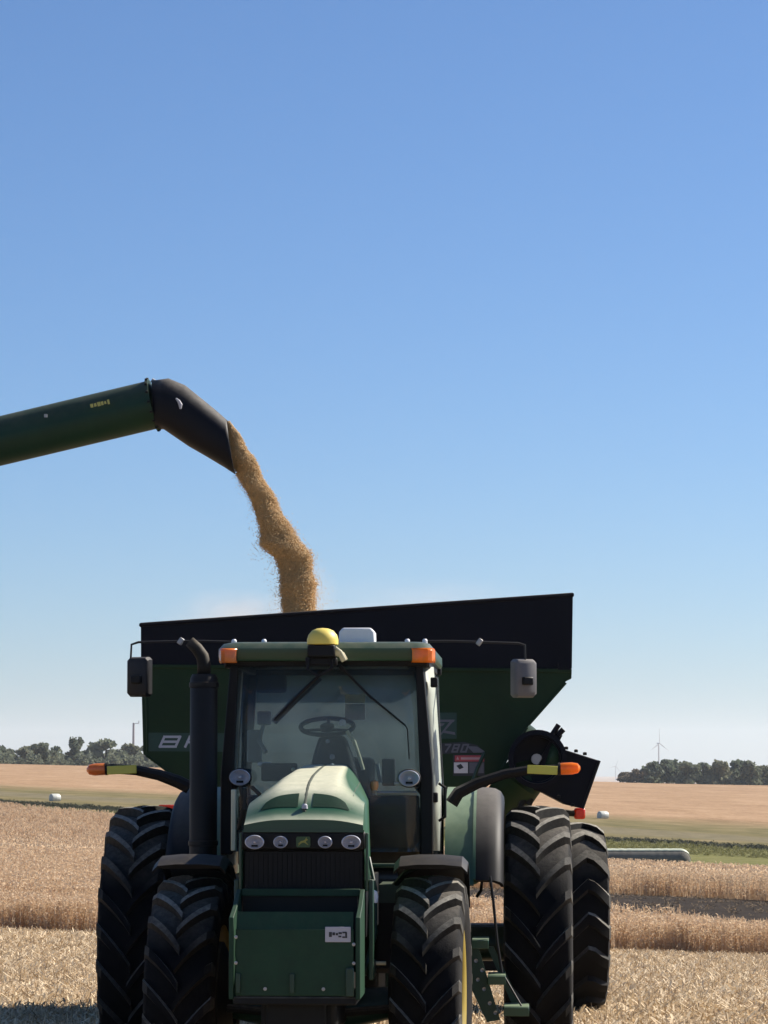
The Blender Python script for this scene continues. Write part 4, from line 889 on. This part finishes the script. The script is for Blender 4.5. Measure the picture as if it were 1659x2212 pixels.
# running gear
mb = MB(); mb.box((0,0,.66), (3.2,.35,.46)); mb.build('axle_beam', M['iron'], K, bevel=.02)
for s in (-1, 1):
    mb = MB(); mb.box((s*.75,-.6,1.05), (.16,5.2,.3)); mb.build('frame_rail', M['cartgreen'], K, bevel=.01)
    for yy in (-2.2, 1.8):
        mb = MB(); mb.box((s*.95,yy,1.45), (.10,.12,.9), (0, s*.35, 0)); mb.build('tub_support', M['cartgreen'], K, bevel=.008)
mb = MB(); mb.prism([(-.75,-3.0),(.75,-3.0),(.10,-6.6),(-.10,-6.6)], .72, .95, 'z'); mb.build('tongue', M['iron'], K, bevel=.02)
mb = MB(); mb.tube([(.32,-3.2,.3),(.32,-3.2,1.2)], .06, 10); mb.build('jack_stand', M['iron'], K)
wheel_set('cart_wheel', K, [(2.07,0,.96,0,False), (-2.07,0,.96,0,True)], make_tyre(.96,.78,.42,17,.05,.11,.42,.05,True), make_rim(.42,.78,.0))
# unloading auger of the cart, folded at its front right corner
c = KL(1160, 1640, 27.2)
mb = MB(); mb.lathe([(.205,.45),(.205,.02),(.262,.02),(.268,.0),(.268,-.02),(.225,-.025),(.22,.0),(.215,.18),(.01,.2)], 36, 'y', Matrix.Translation(c)); ag = mb.build('auger_flange', M['cartdark'], K, smooth=30)
mb = MB(); mb.tube([(c[0],c[1]+.40,c[2]),(c[0]+.10,c[1]+5.2,c[2]+.2)], .2, 24); mb.build('auger_tube', M['cartgreen'], ag)
mb = MB(); mb.tube([(c[0],c[1]+.12,c[2]),(c[0],c[1]+.20,c[2])], .05, 12); mb.build('auger_shaft', M['greymetal'], ag)
mb = MB(); mb.add([(c[0]+.06,c[1]+.12,c[2]-.10),(c[0]+.20,c[1]+.10,c[2]-.08),(c[0]+.19,c[1]+.05,c[2]+.10),(c[0]+.14,c[1]+.12,c[2]+.16)], [(0,1,2,3)]); solidify(mb.build('auger_flighting', M['boxgreen'], ag), .006)
mb = MB(); q = [k2(u, v, 27.3) for u, v in ((1196,1588),(1214,1618),(1293,1643),(1256,1746),(1222,1738),(1172,1712),(1130,1700))]
mb.prism(q, 27.32-30.3, 27.85-30.3); sp = mb.build('discharge_spout', M['cartdark'], ag, bevel=.01, smooth=0)
mb = MB(); mb.tube([KL(1293,1643,27.3),KL(1256,1746,27.3)], .014, 8); mb.build('spout_edge', M['black'], sp)
for u, v in ((1222,1616),(1243,1622),(1262,1628),(1205,1720),(1235,1738)):
    mb = MB(); mb.lathe([(.018,-.015),(.018,.01),(.001,.015)], 8, 'z', Matrix.Translation(KL(u,v,27.3))); mb.build('spout_bolt', M['iron'], sp)
mb = MB(); mb.tube([KL(1190,1590,27.25),KL(1206,1566,27.25)], .024, 8); mb.tube([KL(1204,1588,27.25),KL(1216,1576,27.25)], .026, 8); mb.box(KL(1200,1590,27.3), (.1,.06,.06), (0,.5,0)); mb.build('hinge_bracket', M['cartdark'], ag)
mb = MB(); a = KL(1120,1690,27.45); b = KL(1000,1870,28.6); mb.tube([KL(1150,1655,27.6), a, b], [.2,.21,.21], 22); mb.build('lower_auger_tube', M['cartgreen'], ag)
mb = MB(); mb.tube([KL(1046,1626),KL(1030,1660),KL(1020,1690)], .02, 8); mb.build('support_strut', M['cleangreen'], K)
for (u, v) in ((1135,1716),(1146,1724),(1128,1730)):
    mb = MB(); mb.tube([KL(u,v,27.4),KL(u-6,v+14,27.4)], .03, 8); mb.build('hinge_pin', M['iron'], ag)
mb = MB(); mb.tube([KL(1100,1762,28.3),KL(1160,1748,28.3),KL(1244,1757,28.3)], .03, 8); br_ = mb.build('lamp_bracket', M['iron'], K)
mb = MB(); q = KL(1250,1756.5,28.3); mb.box(q, (.105,.07,.105)); mb.build('side_marker_lamp', M['redlamp'], br_, bevel=.02)

# ------------------------------------------------------------------ combine unloading auger and the falling grain
YA = 29.4
A0, A1 = at(-700, 1118, YA+.4), at(330, 871, YA)
A = empty('combine_auger', tuple(A1)); tag(A, 'green combine unloading auger reaching in from the left with dark spout', 'auger')
def AL(u, v, Y=YA): return at(u, v, Y)-A1
ra = .243
mb = MB(); mb.tube([A0-A1, Vector((0,0,0))], ra, 40); tb = mb.build('auger_tube', M['auger'], A)
ax = (A1-A0).normalized()
def ringm(t): return Matrix.Translation(-ax*t) @ ax.to_track_quat('Y', 'Z').to_matrix().to_4x4()
mb = MB(); mb.lathe([(ra-.01,-.03),(ra+.018,-.03),(ra+.018,.0),(ra-.01,.0)], 40, 'y', ringm(0)); mb.build('tube_collar', M['auger'], A)
mb = MB(); mb.lathe([(ra-.01,-.02),(ra+.008,-.02),(ra+.008,.02),(ra-.01,.02)], 40, 'y', ringm(1.9)); mb.build('tube_seam', M['auger'], A)
bolt = None
for i in range(16):
    a = 2*math.pi*i/16; p_ = ringm(.015) @ Vector(((ra+.02)*math.cos(a), 0, (ra+.02)*math.sin(a)))
    if bolt is None:
        mb = MB(); mb.box((0,0,0), (.026,.026,.026)); bolt = mb.build('collar_bolt', M['iron'], A, bevel=.005, loc=p_)
    else: q = bolt.copy(); C.objects.link(q); q.location = p_
# spout: rounded hood bent down, lofted from the tube mouth to its open lip
secs = []
cl = [((330,871),(.0),1.0), ((345,869),0,1.02), ((372,874),0,1.0), ((402,893),0,.98), ((436,920),0,.96), ((470,945),0,.93), ((496,962),0,.90)]
tops = [(326,820),(362,815),(398,830),(430,856),(462,882),(488,905),(489,906)]
bots = [(334,924),(350,925),(366,936),(404,962),(444,985),(484,1009),(505,1023)]
for (tu, tv), (bu, bv) in zip(tops, bots):
    t_, b_ = AL(tu, tv), AL(bu, bv); c_ = (t_+b_)/2; up = (t_-b_)/2; q = []
    for j in range(28):
        a = 2*math.pi*j/28; ca, sa = math.cos(a), math.sin(a); e = .72
        X_ = math.copysign(abs(ca)**e, ca); Z_ = math.copysign(abs(sa)**(.95 if sa > 0 else .7), sa)
        q.append(c_+up*Z_*1.0+Vector((0,1,0))*ra*.98*X_)
    secs.append(q)
mb = MB(); mb.loft(secs, close=True); sp = solidify(mb.build('spout', M['spout'], A, smooth=50), .012, -1)
mb = MB(); pts = [AL(u, v, YA-ra-.012) for u, v in ((377,858),(383,864),(387,872),(387,881))]; mb.tube(pts, [.008,.016,.02,.010], 8); mb.build('spout_reflector', M['decal'], sp)
mb = MB(); mb.tube([AL(324,818,YA-.02),AL(331,822,YA-.02)], .022, 8); mb.build('collar_clamp', M['greymetal'], A)
mb = MB()
for i, (u, w, h) in enumerate(((196,7,8),(204,6,7),(211,8,9),(219,6,8),(226,5,6),(233,5,10))):
    uu = u+w/2; v = 877-.235*(uu-216); p0 = AL(uu, v, YA-.001)
    yo = -math.sqrt(max(0, ra*ra-(.0*ra)**2))*1.0-.035; s_ = YA/FOC
    mb.box((p0.x, yo+.02, p0.z), (w*s_*.86,.004,h*s_), (0, -.23, 0))
mb.build('tube_lettering', mat('yellow_lettering', (.42,.40,.10), .5), tb, smooth=0)
mb = MB(); q = AL(100,902); mb.box((q.x,-ra+.01,q.z), (.03,.03,.03)); mb.build('tube_rivet', M['greymetal'], tb)

path = [(488,908,6),(500,939,15),(512,974,24),(528,1005,29),(544,1036,28),(562,1071,30),(581,1106,28),(591,1141,33),(607,1172,41),(630,1203,38),(642,1238,33),(641,1273,41),(650,1322,39),(652,1365,42)]
pu = np.array(path, float)
def stream(t):
    k_ = np.linspace(0, 1, len(pu)); return np.interp(t, k_, pu[:,0]), np.interp(t, k_, pu[:,1]), np.interp(t, k_, pu[:,2])
mb = MB(); secs = []; NR, NS = 120, 36
ph = [rng.uniform(0, 6.28) for _ in range(12)]
def bulge(t, a):
    return 1+.11*math.cos(2*a+9*t+ph[0])+.09*math.sin(13*t*math.pi-1*a+ph[1])+.025*math.sin(31*t+3*a+ph[2])+.018*math.sin(57*t-4*a+ph[3])+.015*math.sin(90*t+6*a+ph[4])
for i in range(NR):
    t = i/(NR-1); u, v, w = stream(t); c_ = at(u, v, YA+.1*t); r_ = w*YA/FOC
    nrm = Vector((1,0,.12)).normalized()
    secs.append([c_ + (nrm*math.cos(a)*1.0+Vector((0,1,0))*math.sin(a)*.75)*r_*(.84*bulge(t,a)) for a in [2*math.pi*j/NS for j in range(NS)]])
mb.loft(secs, close=True)
nb = 56000; bv = []; bf = []
rq = rng.random(nb); tt = rng.random(nb)**.8; aa = rng.uniform(0, 6.283, nb)
off = np.where(rq < .55, rng.normal(.93,.045, nb), np.where(rq < .88, rng.normal(1.0,.075, nb), 1.0+rng.exponential(.24, nb)*(.15+1.1*tt)))
octv = np.array([(1,0,0),(-1,0,0),(0,1,0),(0,-1,0),(0,0,1),(0,0,-1)], float); octf = [(0,2,4),(2,1,4),(1,3,4),(3,0,4),(2,0,5),(1,2,5),(3,1,5),(0,3,5)]
for i in range(nb):
    t = tt[i]; u, v, w = stream(t); c_ = at(u, v, YA+.1*t); r_ = w*YA/FOC*.94*bulge(t, aa[i])*off[i]
    nrm = Vector((1,0,.12)).normalized()
    p_ = c_+(nrm*math.cos(aa[i])+Vector((0,1,0))*math.sin(aa[i])*.75)*r_; p_.z -= .25*max(0, off[i]-1.1)*rng.random()
    s_ = .0030+.0025*rng.random(); k_ = len(bv); bv += (np.array(p_)+octv*s_).tolist(); bf += [(a+k_, b+k_, c+k_) for a, b, c in octf]
mb.add(bv, bf)
me = bpy.data.meshes.new('falling_grain'); me.from_pydata(mb.v, [], mb.f); me.materials.append(M['grain']); me.materials.append(M['bean'])
nbody = (NR-1)*NS
me.polygons.foreach_set('material_index', [0]*nbody+[1]*(len(me.polygons)-nbody)); me.polygons.foreach_set('use_smooth', [True]*nbody+[False]*(len(me.polygons)-nbody))
fg = bpy.data.objects.new('falling_grain', me); C.objects.link(fg); tag(fg, 'stream of tan soybeans pouring from the spout into the cart', 'grain', kind='stuff')

# ------------------------------------------------------------------ dust over the cart and haze in the air
def volume(name, dens, col, aniso, noisy=None):
    m = bpy.data.materials.new(name); m.use_nodes = True; n = m.node_tree.nodes; l = m.node_tree.links; n.remove(n['Principled BSDF'])
    v = n.new('ShaderNodeVolumePrincipled'); v.inputs['Color'].default_value = (*col, 1); v.inputs['Density'].default_value = dens; v.inputs['Anisotropy'].default_value = aniso
    l.new(v.outputs[0], n['Material Output'].inputs['Volume'])
    if noisy:
        tc = n.new('ShaderNodeTexCoord'); ln = n.new('ShaderNodeVectorMath'); ln.operation = 'LENGTH'; l.new(tc.outputs['Object'], ln.inputs[0])
        mr = n.new('ShaderNodeMapRange'); mr.inputs['From Min'].default_value = 1.0; mr.inputs['From Max'].default_value = .15; mr.inputs['To Min'].default_value = 0; mr.inputs['To Max'].default_value = 1; l.new(ln.outputs['Value'], mr.inputs['Value'])
        nz = n.new('ShaderNodeTexNoise'); nz.inputs['Scale'].default_value = noisy; nz.inputs['Detail'].default_value = 3; l.new(tc.outputs['Object'], nz.inputs['Vector'])
        m2 = n.new('ShaderNodeMapRange'); m2.inputs['From Min'].default_value = .35; m2.inputs['From Max'].default_value = .65; l.new(nz.outputs['Fac'], m2.inputs['Value'])
        a = n.new('ShaderNodeMath'); a.operation = 'MULTIPLY'; l.new(mr.outputs[0], a.inputs[0]); l.new(m2.outputs[0], a.inputs[1])
        b = n.new('ShaderNodeMath'); b.operation = 'MULTIPLY'; b.inputs[1].default_value = dens; l.new(a.outputs[0], b.inputs[0]); l.new(b.outputs[0], v.inputs['Density'])
    return m
for (u, v, ru, rv, ry, d, lab) in ((500,1352,165,85,1.6,.75,'faint pale dust drifting left of the falling grain'), (900,1310,330,70,1.6,.16,'thin pale dust haze over the right of the cart'), (655,1300,85,110,.7,.8,'dust hanging round the foot of the falling grain')):
    bm = bmesh.new(); bmesh.ops.create_icosphere(bm, subdivisions=3, radius=1); me = bpy.data.meshes.new('dust_cloud'); bm.to_mesh(me); bm.free()
    me.materials.append(volume('dust_air', d, (.97,.90,.86), .3, 1.1)); o = bpy.data.objects.new('dust_cloud', me); C.objects.link(o)
    o.location = at(u, v, 30.2); k_ = 30.2/FOC; o.scale = (ru*k_, ry, rv*k_); tag(o, lab, 'dust', kind='stuff')
mb = MB(); mb.box((0, 6900, 40), (13800, 14100, 240)); hz = mb.build('haze', volume('hazy_air', 7.0e-5, (.84,.93,1.0), .25), None, smooth=0)
tag(hz, 'thin pale blue haze in the air over the fields', 'haze', kind='stuff')
